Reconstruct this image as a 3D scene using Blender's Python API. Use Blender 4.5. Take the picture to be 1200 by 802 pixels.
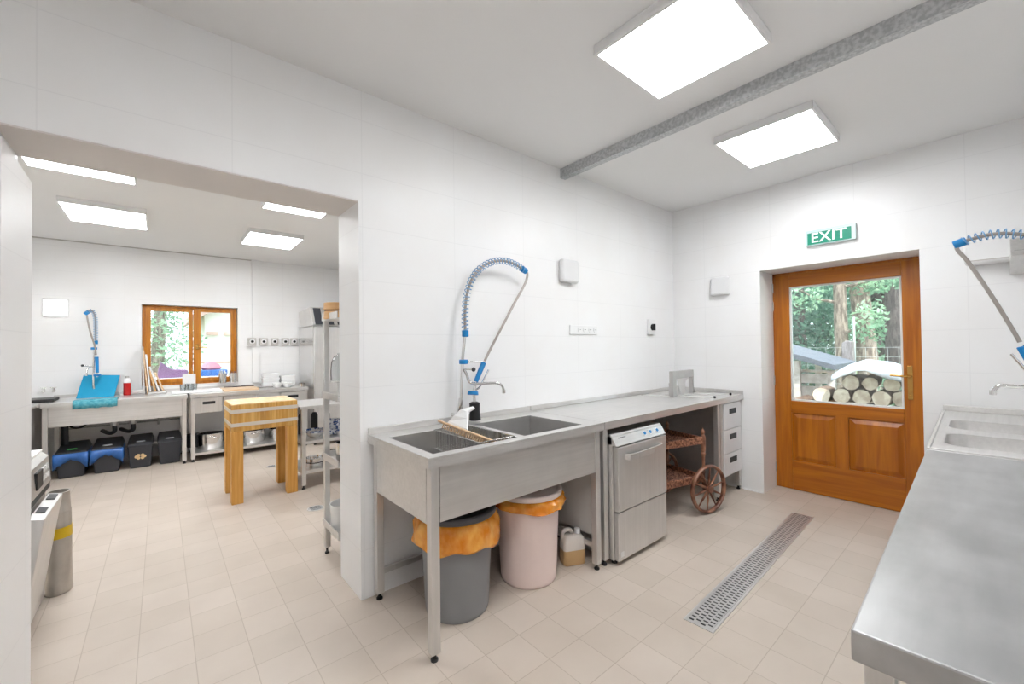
import bpy, bmesh, math, random
from mathutils import Vector, Matrix

for o in list(bpy.data.objects):
    bpy.data.objects.remove(o)
SC = bpy.context.scene
COL = SC.collection
PI = math.pi
random.seed(7)

# ------------------------------------------------------------------ camera, world, sun, exposure
cd_ = bpy.data.cameras.new('camera')
cam = bpy.data.objects.new('camera', cd_)
COL.objects.link(cam)
YAW, PITCH, ROLL = 0.7033, 0.0132, -0.0124
F = Vector((math.sin(YAW) * math.cos(PITCH), math.cos(YAW) * math.cos(PITCH), math.sin(PITCH)))
Rv = Vector((math.cos(YAW), -math.sin(YAW), 0))
Uv = Rv.cross(F)
R2 = Rv * math.cos(ROLL) + Uv * math.sin(ROLL)
U2 = Uv * math.cos(ROLL) - Rv * math.sin(ROLL)
M = Matrix((R2, U2, -F)).transposed().to_4x4()
M.translation = Vector((0, 0, 1.37))
cam.matrix_world = M
cd_.sensor_width = 36.0
cd_.lens = 36.0 * 485.8 / 1200.0
cd_.clip_start = 0.02
cd_.clip_end = 200
SC.camera = cam

SC.view_settings.view_transform = 'Standard'
SC.view_settings.look = 'None'
SC.view_settings.gamma = 1.0
SC.view_settings.use_curve_mapping = False
SC.view_settings.exposure = 0.0
PANEL = 21.0          # strength of the ceiling panels
SKY = 4.5

w = bpy.data.worlds.new('sky')
SC.world = w
w.use_nodes = True
nt = w.node_tree
bg = nt.nodes['Background']
sky = nt.nodes.new('ShaderNodeTexSky')
sky.sky_type = 'NISHITA'
sky.sun_disc = False
sky.sun_elevation = math.radians(52)
sky.sun_rotation = math.radians(215)
sky.dust_density = 3.0
mix = nt.nodes.new('ShaderNodeMix')
mix.data_type = 'RGBA'
mix.inputs[0].default_value = 0.75
mix.inputs[7].default_value = (0.9, 0.96, 1.0, 1)
sc_ = nt.nodes.new('ShaderNodeVectorMath')
sc_.operation = 'SCALE'
sc_.inputs[3].default_value = 0.12
nt.links.new(sky.outputs[0], sc_.inputs[0])
nt.links.new(sc_.outputs[0], mix.inputs[6])
nt.links.new(mix.outputs[2], bg.inputs[0])
bg.inputs[1].default_value = SKY

sd = bpy.data.lights.new('sun', 'SUN')
sd.energy = 9.0
sd.angle = math.radians(2)
sd.color = (1.0, 0.96, 0.9)
sun = bpy.data.objects.new('sun', sd)
COL.objects.link(sun)
sun.rotation_euler = Vector((0.45, 0.42, -0.95)).to_track_quat('-Z', 'Y').to_euler()

# ------------------------------------------------------------------ helpers
def lin(r, g, b):
    f = lambda c: (c / 255.0) / 12.92 if c <= 10 else (((c / 255.0) + 0.055) / 1.055) ** 2.4
    return (f(r), f(g), f(b), 1)

ORG = {}

class MB:
    def __init__(s, m=None):
        s.bm = bmesh.new()
        s.m = m
    def v(s, p):
        p = Vector(p)
        if s.m is not None:
            p = s.m @ p
        return s.bm.verts.new(p)
    def face(s, vs):
        try:
            return s.bm.faces.new(vs)
        except ValueError:
            return None
    def hexa(s, c):
        v = [s.v(p) for p in c]
        for f in ((0, 3, 2, 1), (4, 5, 6, 7), (0, 1, 5, 4), (1, 2, 6, 5), (2, 3, 7, 6), (3, 0, 4, 7)):
            s.face([v[i] for i in f])
        return s
    def box(s, x0, x1, y0, y1, z0, z1):
        if x0 > x1: x0, x1 = x1, x0
        if y0 > y1: y0, y1 = y1, y0
        if z0 > z1: z0, z1 = z1, z0
        return s.hexa([(x0, y0, z0), (x1, y0, z0), (x1, y1, z0), (x0, y1, z0),
                       (x0, y0, z1), (x1, y0, z1), (x1, y1, z1), (x0, y1, z1)])
    def poly(s, pts, d):
        """extrude a planar polygon by vector d"""
        d = Vector(d)
        a = [s.v(p) for p in pts]
        b = [s.v(Vector(p) + d) for p in pts]
        s.face(a[::-1]); s.face(b)
        n = len(a)
        for i in range(n):
            s.face([a[i], a[(i + 1) % n], b[(i + 1) % n], b[i]])
        return s
    def tube(s, pts, r, seg=10, cap=True):
        pts = [Vector(p) for p in pts]
        n = len(pts)
        rs = r if isinstance(r, (list, tuple)) else [r] * n
        up = None
        rings = []
        for i in range(n):
            t = (pts[min(i + 1, n - 1)] - pts[max(i - 1, 0)])
            if t.length < 1e-9: t = Vector((0, 0, 1))
            t.normalize()
            if up is None:
                up = t.orthogonal().normalized()
            else:
                up = (up - t * up.dot(t))
                if up.length < 1e-6: up = t.orthogonal()
                up.normalize()
            bn = t.cross(up)
            rings.append([s.v(pts[i] + rs[i] * (math.cos(a) * up + math.sin(a) * bn))
                          for a in [2 * PI * k / seg for k in range(seg)]])
        for i in range(n - 1):
            for k in range(seg):
                s.face([rings[i][k], rings[i][(k + 1) % seg], rings[i + 1][(k + 1) % seg], rings[i + 1][k]])
        if cap:
            s.face(rings[0][::-1]); s.face(rings[-1])
        return s
    def cyl(s, p0, p1, r0, r1=None, seg=20):
        return s.tube([p0, p1], [r0, r0 if r1 is None else r1], seg)
    def lathe(s, c, prof, seg=32, sx=1.0, sy=1.0, axis=None, wob=None):
        """prof: list of (radius, height); axis: optional matrix"""
        c = Vector(c)
        rings = []
        for j, (r, z) in enumerate(prof):
            ring = []
            for k in range(seg):
                a = 2 * PI * k / seg
                rr = r * (1 + (wob(a, j) if wob else 0))
                p = Vector((rr * math.cos(a) * sx, rr * math.sin(a) * sy, z))
                if axis is not None: p = axis @ p
                ring.append(s.v(c + p))
            rings.append(ring)
        for i in range(len(rings) - 1):
            for k in range(seg):
                s.face([rings[i][k], rings[i][(k + 1) % seg], rings[i + 1][(k + 1) % seg], rings[i + 1][k]])
        if prof[0][0] > 1e-5: s.face(rings[0][::-1])
        if prof[-1][0] > 1e-5: s.face(rings[-1])
        return s
    def torus(s, c, R, r, normal=(0, 0, 1), seg=32, rs=8, flat=1.0):
        q = Vector(normal).to_track_quat('Z', 'Y').to_matrix()
        rings = []
        for i in range(seg):
            a = 2 * PI * i / seg
            ring = []
            for k in range(rs):
                b = 2 * PI * k / rs
                p = Vector(((R + r * math.cos(b)) * math.cos(a), (R + r * math.cos(b)) * math.sin(a), r * flat * math.sin(b)))
                ring.append(s.v(Vector(c) + q @ p))
            rings.append(ring)
        for i in range(seg):
            for k in range(rs):
                s.face([rings[i][k], rings[(i + 1) % seg][k], rings[(i + 1) % seg][(k + 1) % rs], rings[i][(k + 1) % rs]])
        return s
    def sphere(s, c, r, u=12, v=8, sc=(1, 1, 1)):
        prof = []
        for i in range(v + 1):
            a = -PI / 2 + PI * i / v
            prof.append((max(r * math.cos(a), 1e-5) * sc[0], r * math.sin(a) * sc[2]))
        return s.lathe(c, prof, u, 1, sc[1] / sc[0])
    def plate(s, x0, x1, y0, y1, z0, z1, holes):
        """slab in XY with rectangular holes [(hx0,hx1,hy0,hy1)]"""
        xs = sorted(set([x0, x1] + [h[0] for h in holes] + [h[1] for h in holes]))
        ys = sorted(set([y0, y1] + [h[2] for h in holes] + [h[3] for h in holes]))
        nx, ny = len(xs) - 1, len(ys) - 1
        def solid(i, j):
            if i < 0 or j < 0 or i >= nx or j >= ny: return False
            cx, cy = (xs[i] + xs[i + 1]) / 2, (ys[j] + ys[j + 1]) / 2
            return not any(h[0] < cx < h[1] and h[2] < cy < h[3] for h in holes)
        V = {}
        def g(i, j, k):
            key = (i, j, k)
            if key not in V: V[key] = s.v((xs[i], ys[j], z1 if k else z0))
            return V[key]
        for i in range(nx):
            for j in range(ny):
                if not solid(i, j): continue
                s.face([g(i, j, 1), g(i + 1, j, 1), g(i + 1, j + 1, 1), g(i, j + 1, 1)])
                s.face([g(i, j, 0), g(i, j + 1, 0), g(i + 1, j + 1, 0), g(i + 1, j, 0)])
                if not solid(i - 1, j): s.face([g(i, j, 0), g(i, j, 1), g(i, j + 1, 1), g(i, j + 1, 0)])
                if not solid(i + 1, j): s.face([g(i + 1, j, 0), g(i + 1, j + 1, 0), g(i + 1, j + 1, 1), g(i + 1, j, 1)])
                if not solid(i, j - 1): s.face([g(i, j, 0), g(i + 1, j, 0), g(i + 1, j, 1), g(i, j, 1)])
                if not solid(i, j + 1): s.face([g(i, j + 1, 0), g(i, j + 1, 1), g(i + 1, j + 1, 1), g(i + 1, j + 1, 0)])
        return s
    def build(s, name, mat, parent=None, bevel=0, smooth=False, label=None, cat=None, group=None, kind=None, bseg=2):
        bmesh.ops.recalc_face_normals(s.bm, faces=s.bm.faces[:])
        if parent is not None:
            org = ORG[parent.name]
        else:
            xs = [v.co.x for v in s.bm.verts]; ys = [v.co.y for v in s.bm.verts]; zs = [v.co.z for v in s.bm.verts]
            org = Vector(((min(xs) + max(xs)) / 2, (min(ys) + max(ys)) / 2, min(zs)))
        bmesh.ops.translate(s.bm, verts=s.bm.verts[:], vec=-org)
        me = bpy.data.meshes.new(name)
        s.bm.to_mesh(me); s.bm.free()
        for mm in (mat if isinstance(mat, (list, tuple)) else [mat]):
            me.materials.append(mm)
        if smooth:
            for p in me.polygons: p.use_smooth = True
            try:
                me.set_sharp_from_angle(angle=math.radians(40))
            except Exception:
                pass
        o = bpy.data.objects.new(name, me)
        COL.objects.link(o)
        if parent is not None:
            o.parent = parent
        else:
            o.location = org
        ORG[o.name] = org
        if bevel:
            b = o.modifiers.new('bevel', 'BEVEL')
            b.width = bevel; b.segments = bseg; b.limit_method = 'ANGLE'; b.angle_limit = math.radians(40)
            b.harden_normals = False
        tag(o, label, cat, group, kind)
        return o

def tag(o, label=None, cat=None, group=None, kind=None):
    if label: o['label'] = label
    if cat: o['category'] = cat
    if group: o['group'] = group
    if kind: o['kind'] = kind
    return o

def thing(name, loc, label, cat, group=None):
    o = bpy.data.objects.new(name, None)
    o.empty_display_size = 0.05
    COL.objects.link(o)
    o.location = loc
    ORG[o.name] = Vector(loc)
    return tag(o, label, cat, group)

def dup(root, delta, label, group=None):
    """copy of a thing with its parts and sub-parts, moved by delta"""
    r = root.copy(); COL.objects.link(r)
    r.location = root.location + Vector(delta)
    ORG[r.name] = ORG[root.name] + Vector(delta)
    r['label'] = label
    if group: r['group'] = group
    for ch in list(root.children):
        c = ch.copy(); COL.objects.link(c); c.parent = r
        for g in list(ch.children):
            d = g.copy(); COL.objects.link(d); d.parent = c
    return r

def smoothpath(pts, n=6):
    pts = [Vector(p) for p in pts]
    out = []
    P = [pts[0]] + pts + [pts[-1]]
    for i in range(1, len(P) - 2):
        for k in range(n):
            t = k / n
            a, b, c, d = P[i - 1], P[i], P[i + 1], P[i + 2]
            out.append(0.5 * ((2 * b) + (c - a) * t + (2 * a - 5 * b + 4 * c - d) * t * t + (3 * b - a - 3 * c + d) * t ** 3))
    out.append(pts[-1])
    return out

# ------------------------------------------------------------------ materials
def newmat(name):
    m = bpy.data.materials.new(name)
    m.use_nodes = True
    return m, m.node_tree, m.node_tree.nodes['Principled BSDF']

def N(t, typ, **k):
    n = t.nodes.new(typ)
    for a, b in k.items(): setattr(n, a, b)
    return n

def pos_node(t, order='XYZ', scale=(1, 1, 1), off=(0, 0, 0)):
    """world position, axes reordered"""
    g = N(t, 'ShaderNodeNewGeometry')
    sp = N(t, 'ShaderNodeSeparateXYZ')
    cb = N(t, 'ShaderNodeCombineXYZ')
    t.links.new(g.outputs['Position'], sp.inputs[0])
    for i, a in enumerate(order):
        t.links.new(sp.outputs['XYZ'.index(a)], cb.inputs[i])
    mp = N(t, 'ShaderNodeMapping')
    mp.inputs['Scale'].default_value = scale
    mp.inputs['Location'].default_value = off
    t.links.new(cb.outputs[0], mp.inputs[0])
    return mp

def obj_node(t, scale=(1, 1, 1)):
    c = N(t, 'ShaderNodeTexCoord')
    mp = N(t, 'ShaderNodeMapping')
    mp.inputs['Scale'].default_value = scale
    t.links.new(c.outputs['Object'], mp.inputs[0])
    return mp

def plain(name, col, rough=0.5, metal=0.0, spec=0.5, emit=None, es=0, trans=0, alpha=1, ior=1.45, var=0.06, vs=6.0):
    m, t, b = newmat(name)
    b.inputs['Roughness'].default_value = rough
    b.inputs['Metallic'].default_value = metal
    b.inputs['Specular IOR Level'].default_value = spec
    b.inputs['Transmission Weight'].default_value = trans
    b.inputs['IOR'].default_value = ior
    b.inputs['Alpha'].default_value = alpha
    if emit:
        b.inputs['Emission Color'].default_value = emit
        b.inputs['Emission Strength'].default_value = es
    if var and not emit:
        mp = obj_node(t, (vs, vs, vs))
        n = N(t, 'ShaderNodeTexNoise'); n.inputs['Scale'].default_value = 1; n.inputs['Detail'].default_value = 3
        r = N(t, 'ShaderNodeValToRGB')
        c = Vector(col[:3])
        r.color_ramp.elements[0].color = (*(c * (1 - var)), 1)
        r.color_ramp.elements[1].color = (*[min(1, x) for x in (c * (1 + var))], 1)
        r.color_ramp.elements[0].position = 0.3; r.color_ramp.elements[1].position = 0.7
        t.links.new(mp.outputs[0], n.inputs[0]); t.links.new(n.outputs[0], r.inputs[0])
        t.links.new(r.outputs[0], b.inputs['Base Color'])
    else:
        b.inputs['Base Color'].default_value = col
    return m

def steel(name, col=(0.69, 0.675, 0.66), rough=0.34, st=(1.5, 60, 60), var=0.07, metal=0.78):
    m, t, b = newmat(name)
    b.inputs['Metallic'].default_value = metal
    mp = pos_node(t, 'XYZ', st)
    n = N(t, 'ShaderNodeTexNoise'); n.inputs['Scale'].default_value = 1.0; n.inputs['Detail'].default_value = 4
    n2 = N(t, 'ShaderNodeTexNoise'); n2.inputs['Scale'].default_value = 7.0; n2.inputs['Detail'].default_value = 5
    mp2 = pos_node(t)
    t.links.new(mp.outputs[0], n.inputs[0]); t.links.new(mp2.outputs[0], n2.inputs[0])
    a = N(t, 'ShaderNodeMath', operation='ADD')
    t.links.new(n.outputs[0], a.inputs[0]); t.links.new(n2.outputs[0], a.inputs[1])
    r = N(t, 'ShaderNodeValToRGB')
    c = Vector(col)
    r.color_ramp.elements[0].color = (*(c * (1 - var)), 1); r.color_ramp.elements[0].position = 0.35
    r.color_ramp.elements[1].color = (*(c * (1 + var)), 1); r.color_ramp.elements[1].position = 0.65
    h = N(t, 'ShaderNodeMath', operation='MULTIPLY'); h.inputs[1].default_value = 0.5
    t.links.new(a.outputs[0], h.inputs[0]); t.links.new(h.outputs[0], r.inputs[0])
    t.links.new(r.outputs[0], b.inputs['Base Color'])
    rr = N(t, 'ShaderNodeMapRange'); rr.inputs[3].default_value = rough - 0.07; rr.inputs[4].default_value = rough + 0.1
    t.links.new(n2.outputs[0], rr.inputs[0]); t.links.new(rr.outputs[0], b.inputs['Roughness'])
    bu = N(t, 'ShaderNodeBump'); bu.inputs['Strength'].default_value = 0.05; bu.inputs['Distance'].default_value = 0.002
    t.links.new(n.outputs[0], bu.inputs['Height']); t.links.new(bu.outputs[0], b.inputs['Normal'])
    return m

def tiles(name, order, tw, th, mortar, c1, c2, cm, rough, off=(0, 0, 0), bump=0.15, offset=0.0, spec=0.5, speck=0.0):
    m, t, b = newmat(name)
    mp = pos_node(t, order, (1, 1, 1), off)
    br = N(t, 'ShaderNodeTexBrick')
    br.offset = offset; br.squash = 1
    br.inputs['Color1'].default_value = c1; br.inputs['Color2'].default_value = c2; br.inputs['Mortar'].default_value = cm
    br.inputs['Scale'].default_value = 1
    br.inputs['Mortar Size'].default_value = mortar
    br.inputs['Mortar Smooth'].default_value = 0.3
    br.inputs['Brick Width'].default_value = tw; br.inputs['Row Height'].default_value = th
    t.links.new(mp.outputs[0], br.inputs[0])
    n = N(t, 'ShaderNodeTexNoise'); n.inputs['Scale'].default_value = 3.0; n.inputs['Detail'].default_value = 5
    t.links.new(mp.outputs[0], n.inputs[0])
    mx = N(t, 'ShaderNodeMix', data_type='RGBA', blend_type='MULTIPLY'); mx.inputs[0].default_value = 1.0
    r = N(t, 'ShaderNodeValToRGB')
    v = 0.93 if speck else 0.985
    r.color_ramp.elements[0].color = (v, v * 0.99, v * 0.98, 1); r.color_ramp.elements[0].position = 0.35
    r.color_ramp.elements[1].color = (1, 1, 1, 1); r.color_ramp.elements[1].position = 0.65
    t.links.new(n.outputs[0], r.inputs[0])
    t.links.new(br.outputs[0], mx.inputs[6]); t.links.new(r.outputs[0], mx.inputs[7])
    t.links.new(mx.outputs[2], b.inputs['Base Color'])
    b.inputs['Roughness'].default_value = rough
    b.inputs['Specular IOR Level'].default_value = spec
    bu = N(t, 'ShaderNodeBump'); bu.invert = True
    bu.inputs['Strength'].default_value = bump; bu.inputs['Distance'].default_value = 0.003
    t.links.new(br.outputs['Fac'], bu.inputs['Height']); t.links.new(bu.outputs[0], b.inputs['Normal'])
    return m

def wood(name, c1, c2, rough=0.35, scale=(2, 40, 40), blocks=None, order='XYZ', coat=0.0):
    m, t, b = newmat(name)
    mp = pos_node(t, order, scale)
    n = N(t, 'ShaderNodeTexNoise'); n.inputs['Scale'].default_value = 1.0; n.inputs['Detail'].default_value = 6
    n.inputs['Distortion'].default_value = 0.6
    t.links.new(mp.outputs[0], n.inputs[0])
    r = N(t, 'ShaderNodeValToRGB')
    r.color_ramp.elements[0].color = c1; r.color_ramp.elements[0].position = 0.36
    r.color_ramp.elements[1].color = c2; r.color_ramp.elements[1].position = 0.66
    t.links.new(n.outputs[0], r.inputs[0])
    out = r.outputs[0]
    if blocks:
        mp2 = pos_node(t, blocks[0])
        br = N(t, 'ShaderNodeTexBrick'); br.offset = 0.37
        br.inputs['Color1'].default_value = (1, 1, 1, 1); br.inputs['Color2'].default_value = (0.72, 0.66, 0.6, 1)
        br.inputs['Mortar'].default_value = (0.6, 0.5, 0.4, 1)
        br.inputs['Scale'].default_value = 1; br.inputs['Mortar Size'].default_value = 0.0006
        br.inputs['Brick Width'].default_value = blocks[1]; br.inputs['Row Height'].default_value = blocks[2]
        t.links.new(mp2.outputs[0], br.inputs[0])
        mx = N(t, 'ShaderNodeMix', data_type='RGBA', blend_type='MULTIPLY'); mx.inputs[0].default_value = 1
        t.links.new(out, mx.inputs[6]); t.links.new(br.outputs[0], mx.inputs[7]); out = mx.outputs[2]
    t.links.new(out, b.inputs['Base Color'])
    b.inputs['Roughness'].default_value = rough
    b.inputs['Coat Weight'].default_value = coat
    b.inputs['Coat Roughness'].default_value = 0.2
    return m

def mottled(name, c1, c2, rough=0.5, scale=30, bump=0.3, metal=0, pos=True, lo=0.4, hi=0.6, stretch=(1, 1, 1)):
    m, t, b = newmat(name)
    mp = pos_node(t, 'XYZ', stretch) if pos else obj_node(t, stretch)
    n = N(t, 'ShaderNodeTexNoise'); n.inputs['Scale'].default_value = scale; n.inputs['Detail'].default_value = 6
    t.links.new(mp.outputs[0], n.inputs[0])
    r = N(t, 'ShaderNodeValToRGB')
    r.color_ramp.elements[0].color = c1; r.color_ramp.elements[0].position = lo
    r.color_ramp.elements[1].color = c2; r.color_ramp.elements[1].position = hi
    t.links.new(n.outputs[0], r.inputs[0]); t.links.new(r.outputs[0], b.inputs['Base Color'])
    b.inputs['Roughness'].default_value = rough; b.inputs['Metallic'].default_value = metal
    bu = N(t, 'ShaderNodeBump'); bu.inputs['Strength'].default_value = bump; bu.inputs['Distance'].default_value = 0.004
    t.links.new(n.outputs[0], bu.inputs['Height']); t.links.new(bu.outputs[0], b.inputs['Normal'])
    return m

def glassy(name, tint=(1, 1, 1, 1), refl=0.06):
    m = bpy.data.materials.new(name); m.use_nodes = True
    t = m.node_tree; t.nodes.clear()
    o = N(t, 'ShaderNodeOutputMaterial'); mx = N(t, 'ShaderNodeMixShader'); tr = N(t, 'ShaderNodeBsdfTransparent')
    gl = N(t, 'ShaderNodeBsdfGlossy'); gl.inputs['Roughness'].default_value = 0.02
    lw = N(t, 'ShaderNodeLayerWeight'); lw.inputs[0].default_value = 0.12
    tr.inputs[0].default_value = tint
    ad = N(t, 'ShaderNodeMath', operation='ADD'); ad.inputs[1].default_value = refl
    t.links.new(lw.outputs['Fresnel'], ad.inputs[0]); ad.use_clamp = True
    t.links.new(ad.outputs[0], mx.inputs[0]); t.links.new(tr.outputs[0], mx.inputs[1]); t.links.new(gl.outputs[0], mx.inputs[2])
    t.links.new(mx.outputs[0], o.inputs[0])
    return m

def leafmat(name, c1, c2, tr=0.45):
    m = bpy.data.materials.new(name); m.use_nodes = True
    t = m.node_tree; t.nodes.clear()
    o = N(t, 'ShaderNodeOutputMaterial'); mx = N(t, 'ShaderNodeMixShader'); mx.inputs[0].default_value = tr
    d = N(t, 'ShaderNodeBsdfDiffuse'); tl = N(t, 'ShaderNodeBsdfTranslucent')
    mp = pos_node(t)
    n = N(t, 'ShaderNodeTexNoise'); n.inputs['Scale'].default_value = 2.2; n.inputs['Detail'].default_value = 5
    r = N(t, 'ShaderNodeValToRGB')
    r.color_ramp.elements[0].color = c1; r.color_ramp.elements[0].position = 0.35
    r.color_ramp.elements[1].color = c2; r.color_ramp.elements[1].position = 0.65
    t.links.new(mp.outputs[0], n.inputs[0]); t.links.new(n.outputs[0], r.inputs[0])
    t.links.new(r.outputs[0], d.inputs[0]); t.links.new(r.outputs[0], tl.inputs[0])
    t.links.new(d.outputs[0], mx.inputs[1]); t.links.new(tl.outputs[0], mx.inputs[2]); t.links.new(mx.outputs[0], o.inputs[0])
    return m

WW = (0.89, 0.89, 0.893, 1); WM = (0.84, 0.84, 0.845, 1)
m_wallY = tiles('white_wall_tile_y', 'XZY', 0.6, 0.297, 0.0025, WW, WW, WM, 0.38, off=(-0.253, 0.03, 0), bump=0.10)
m_wallX = tiles('white_wall_tile_x', 'YZX', 0.6, 0.297, 0.0025, WW, WW, WM, 0.38, off=(-0.14, 0.03, 0), bump=0.10)
m_paint = plain('white_ceiling_paint', (0.84, 0.835, 0.83, 1), 0.85, var=0.01, vs=1)
m_soffit = plain('soffit_bounce_tint', (0.74, 0.70, 0.67, 1), 0.8, var=0.02, vs=3)  # pinkish bounce from the beige floor is put into the soffit colour
m_floor = tiles('beige_floor_tile', 'XYZ', 0.197, 0.2035, 0.0022, lin(200, 187, 174), lin(207, 194, 182), lin(184, 170, 155), 0.45,
                off=(-0.118, -0.085, 0), bump=0.25, speck=1)
m_steel = steel('brushed_steel')
m_steelv = steel('brushed_steel_vertical', st=(60, 60, 1.5), rough=0.36)
m_steeld = steel('dull_basin_steel', (0.50, 0.49, 0.48), 0.36, st=(10, 10, 10))
m_wbox = plain('warm_white_plastic', (0.76, 0.76, 0.765, 1), 0.4, var=0.01)
m_front = steel('pale_drawer_steel', (0.80, 0.80, 0.81), 0.4, st=(60, 60, 1.5), var=.02, metal=.4)
m_steelr = steel('worn_worktop_steel', (0.46, 0.46, 0.46), 0.40, st=(3, 16, 16), var=0.15, metal=.85)
m_chrome = plain('chrome', (0.75, 0.74, 0.73, 1), 0.12, 1.0, var=0)
m_galv = mottled('galvanised_steel', (0.42, 0.43, 0.44, 1), (0.58, 0.59, 0.60, 1), 0.5, 60, 0.05, 0.25)
m_black = plain('black_plastic', (0.012, 0.012, 0.013, 1), 0.4)
m_dark = plain('dark_grey_plastic', (0.04, 0.042, 0.05, 1), 0.45)
m_blue = plain('blue_plastic', lin(30, 130, 195), 0.35)
m_spring = plain('blue_coated_spring', lin(120, 165, 205), 0.3, 0.3)
m_hose = plain('grey_hose', lin(165, 158, 152), 0.4, 0.3)
m_white = plain('white_plastic', (0.84, 0.84, 0.84, 1), 0.35, var=0.01)
m_offwhite = plain('cream_white_enamel', (0.80, 0.80, 0.78, 1), 0.3, var=0.02)
m_door = wood('varnished_orange_wood', lin(162, 88, 4), lin(190, 112, 12), 0.32, (12, 25, 1.6), coat=0.12)
m_doorh = wood('varnished_orange_wood_rail', lin(160, 86, 4), lin(188, 110, 12), 0.32, (12, 1.6, 25), coat=0.12)
m_win = wood('varnished_window_wood', lin(180, 108, 14), lin(206, 134, 36), 0.32, (25, 25, 1.6), coat=0.12)
m_block = wood('maple_block_wood', lin(214, 158, 72), lin(240, 196, 118), 0.45, (35, 35, 2), blocks=('XZY', 0.045, 2.0))
m_blockt = wood('pale_block_top', lin(236, 204, 158), lin(246, 222, 184), 0.5, (20, 20, 2), blocks=('XYZ', 0.045, 0.045))  # paler wood tone for the whole top of the block
m_leg = wood('block_leg_wood', lin(205, 146, 66), lin(226, 172, 92), 0.45, (35, 35, 1.6))
m_board = wood('pale_board_wood', lin(214, 178, 140), lin(232, 204, 172), 0.5, (3, 30, 30))
m_brass = plain('brass', lin(196, 152, 84), 0.25, 0.9, var=0)
m_glass = glassy('clear_glass', (0.92, 0.96, 0.97, 1), 0.12)
m_lamp = plain('lamp_diffuser', (1, 1, 1, 1), 0.5, emit=(0.965, 0.985, 1.0, 1), es=PANEL)
m_elamp = plain('lit_wall_lamp', (1, 1, 1, 1), 0.5, emit=(1, 0.99, 0.97, 1), es=2.2)
m_bag = mottled('orange_bin_liner', lin(226, 130, 20), lin(252, 186, 88), 0.22, 16, 0.9, pos=True, lo=.35, hi=.68, stretch=(1, 1, .6))
m_bagb = plain('blue_bin_liner', lin(52, 104, 176), 0.3, var=0.2, vs=14)
m_grey = plain('grey_bin_plastic', lin(136, 136, 138), 0.45, var=0.03)
m_greyd = plain('dark_bin_rim', lin(84, 84, 88), 0.4, var=0.03)
m_pink = plain('pale_pink_plastic', lin(240, 219, 212), 0.45, var=0.02)
m_pinkl = plain('white_pink_lid', lin(244, 228, 222), 0.35, var=0.02)
m_wicker = mottled('brown_wicker', lin(90, 50, 34), lin(172, 118, 90), 0.5, 55, 0.8)
m_dkwood = mottled('dark_turned_wood', lin(104, 62, 44), lin(160, 112, 88), 0.35, 14, 0.1)
m_teal = plain('teal_blue_board', lin(20, 152, 196), 0.4, var=0.04)
m_towel = mottled('pale_blue_cloth', lin(70, 156, 176), lin(104, 180, 194), 0.9, 40, 0.15)
m_red = plain('red_liquid', lin(190, 30, 28), 0.3)
m_liquid = plain('amber_liquid', lin(206, 170, 122), 0.3)
m_canist = plain('cloudy_plastic', lin(222, 214, 206), 0.35)
m_green = plain('exit_sign_green', lin(10, 140, 112), 0.3, emit=lin(10, 150, 120), es=0.06)
m_exitw = plain('exit_sign_white', (0.9, 1, 0.98, 1), 0.4, emit=(0.9, 1, 0.98, 1), es=0.12)
m_acry = plain('clear_sign_edge', lin(205, 226, 226), 0.15, var=0)
m_yellow = plain('yellow_tape', lin(214, 178, 30), 0.4)
m_dented = steel('dented_dull_steel', (0.50, 0.47, 0.43), 0.42, st=(20, 20, 4), var=0.18)
m_cblue = mottled('blue_patterned_china', lin(60, 90, 150), lin(220, 226, 236), 0.2, 40, 0.0, lo=0.45, hi=0.5)
m_china = plain('white_china', (0.86, 0.86, 0.85, 1), 0.15, var=0)
m_bamb = wood('bamboo', lin(214, 166, 112), lin(232, 190, 138), 0.5, (4, 4, 30))
m_rod = plain('dark_slot', (0.02, 0.02, 0.02, 1), 0.6, var=0)
m_panelg = plain('grey_cupboard_board', lin(196, 192, 188), 0.5, var=0.02)
# outdoors
m_bark = mottled('grey_tree_bark', lin(96, 84, 76), lin(160, 146, 134), 0.9, 9, 1.0, stretch=(3, 3, 0.6))
m_barkd = mottled('dark_tree_bark', lin(60, 54, 54), lin(110, 100, 98), 0.9, 9, 1.0, stretch=(3, 3, 0.6))
m_log = mottled('split_log_wood', lin(166, 132, 104), lin(214, 186, 156), 0.8, 8, 0.4)
m_logend = mottled('log_end_grain', lin(206, 188, 172), lin(238, 226, 212), 0.8, 14, 0.2)
m_logbark = mottled('log_bark', lin(84, 66, 56), lin(134, 112, 96), 0.9, 16, 0.8)
m_tarp = mottled('pale_tarpaulin', lin(168, 174, 184), lin(202, 208, 216), 0.5, 5, 0.3)
m_roof = plain('slate_roof_sheet', lin(92, 98, 108), 0.6)
m_pale = mottled('weathered_pale_board', lin(200, 190, 184), lin(230, 222, 218), 0.8, 10, 0.2)
m_post = mottled('grey_weathered_post', lin(112, 106, 106), lin(150, 144, 144), 0.9, 14, 0.5, stretch=(3, 3, 0.5))
m_wire = plain('galvanised_wire', lin(200, 206, 206), 0.4, 0.5, var=0)
m_grass = mottled('forest_ground', lin(82, 100, 62), lin(130, 140, 92), 0.95, 3, 0.6)
m_leafa = leafmat('broad_leaves', lin(98, 140, 116), lin(156, 192, 164))
m_leafb = leafmat('dark_leaves', lin(74, 110, 100), lin(112, 150, 132))
m_leafc = leafmat('pale_leaves', lin(128, 168, 140), lin(184, 212, 182))
m_purple = plain('purple_cover', lin(98, 62, 104), 0.6)
m_pinkc = plain('pink_sack', lin(180, 104, 120), 0.7, var=0.2)
m_bluec = plain('blue_crate', lin(30, 84, 150), 0.5, var=0.2)
m_render = plain('white_render', (0.85, 0.82, 0.80, 1), 0.9, var=0.02)
m_beamp = plain('pinkish_timber', lin(206, 170, 160), 0.8)

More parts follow.
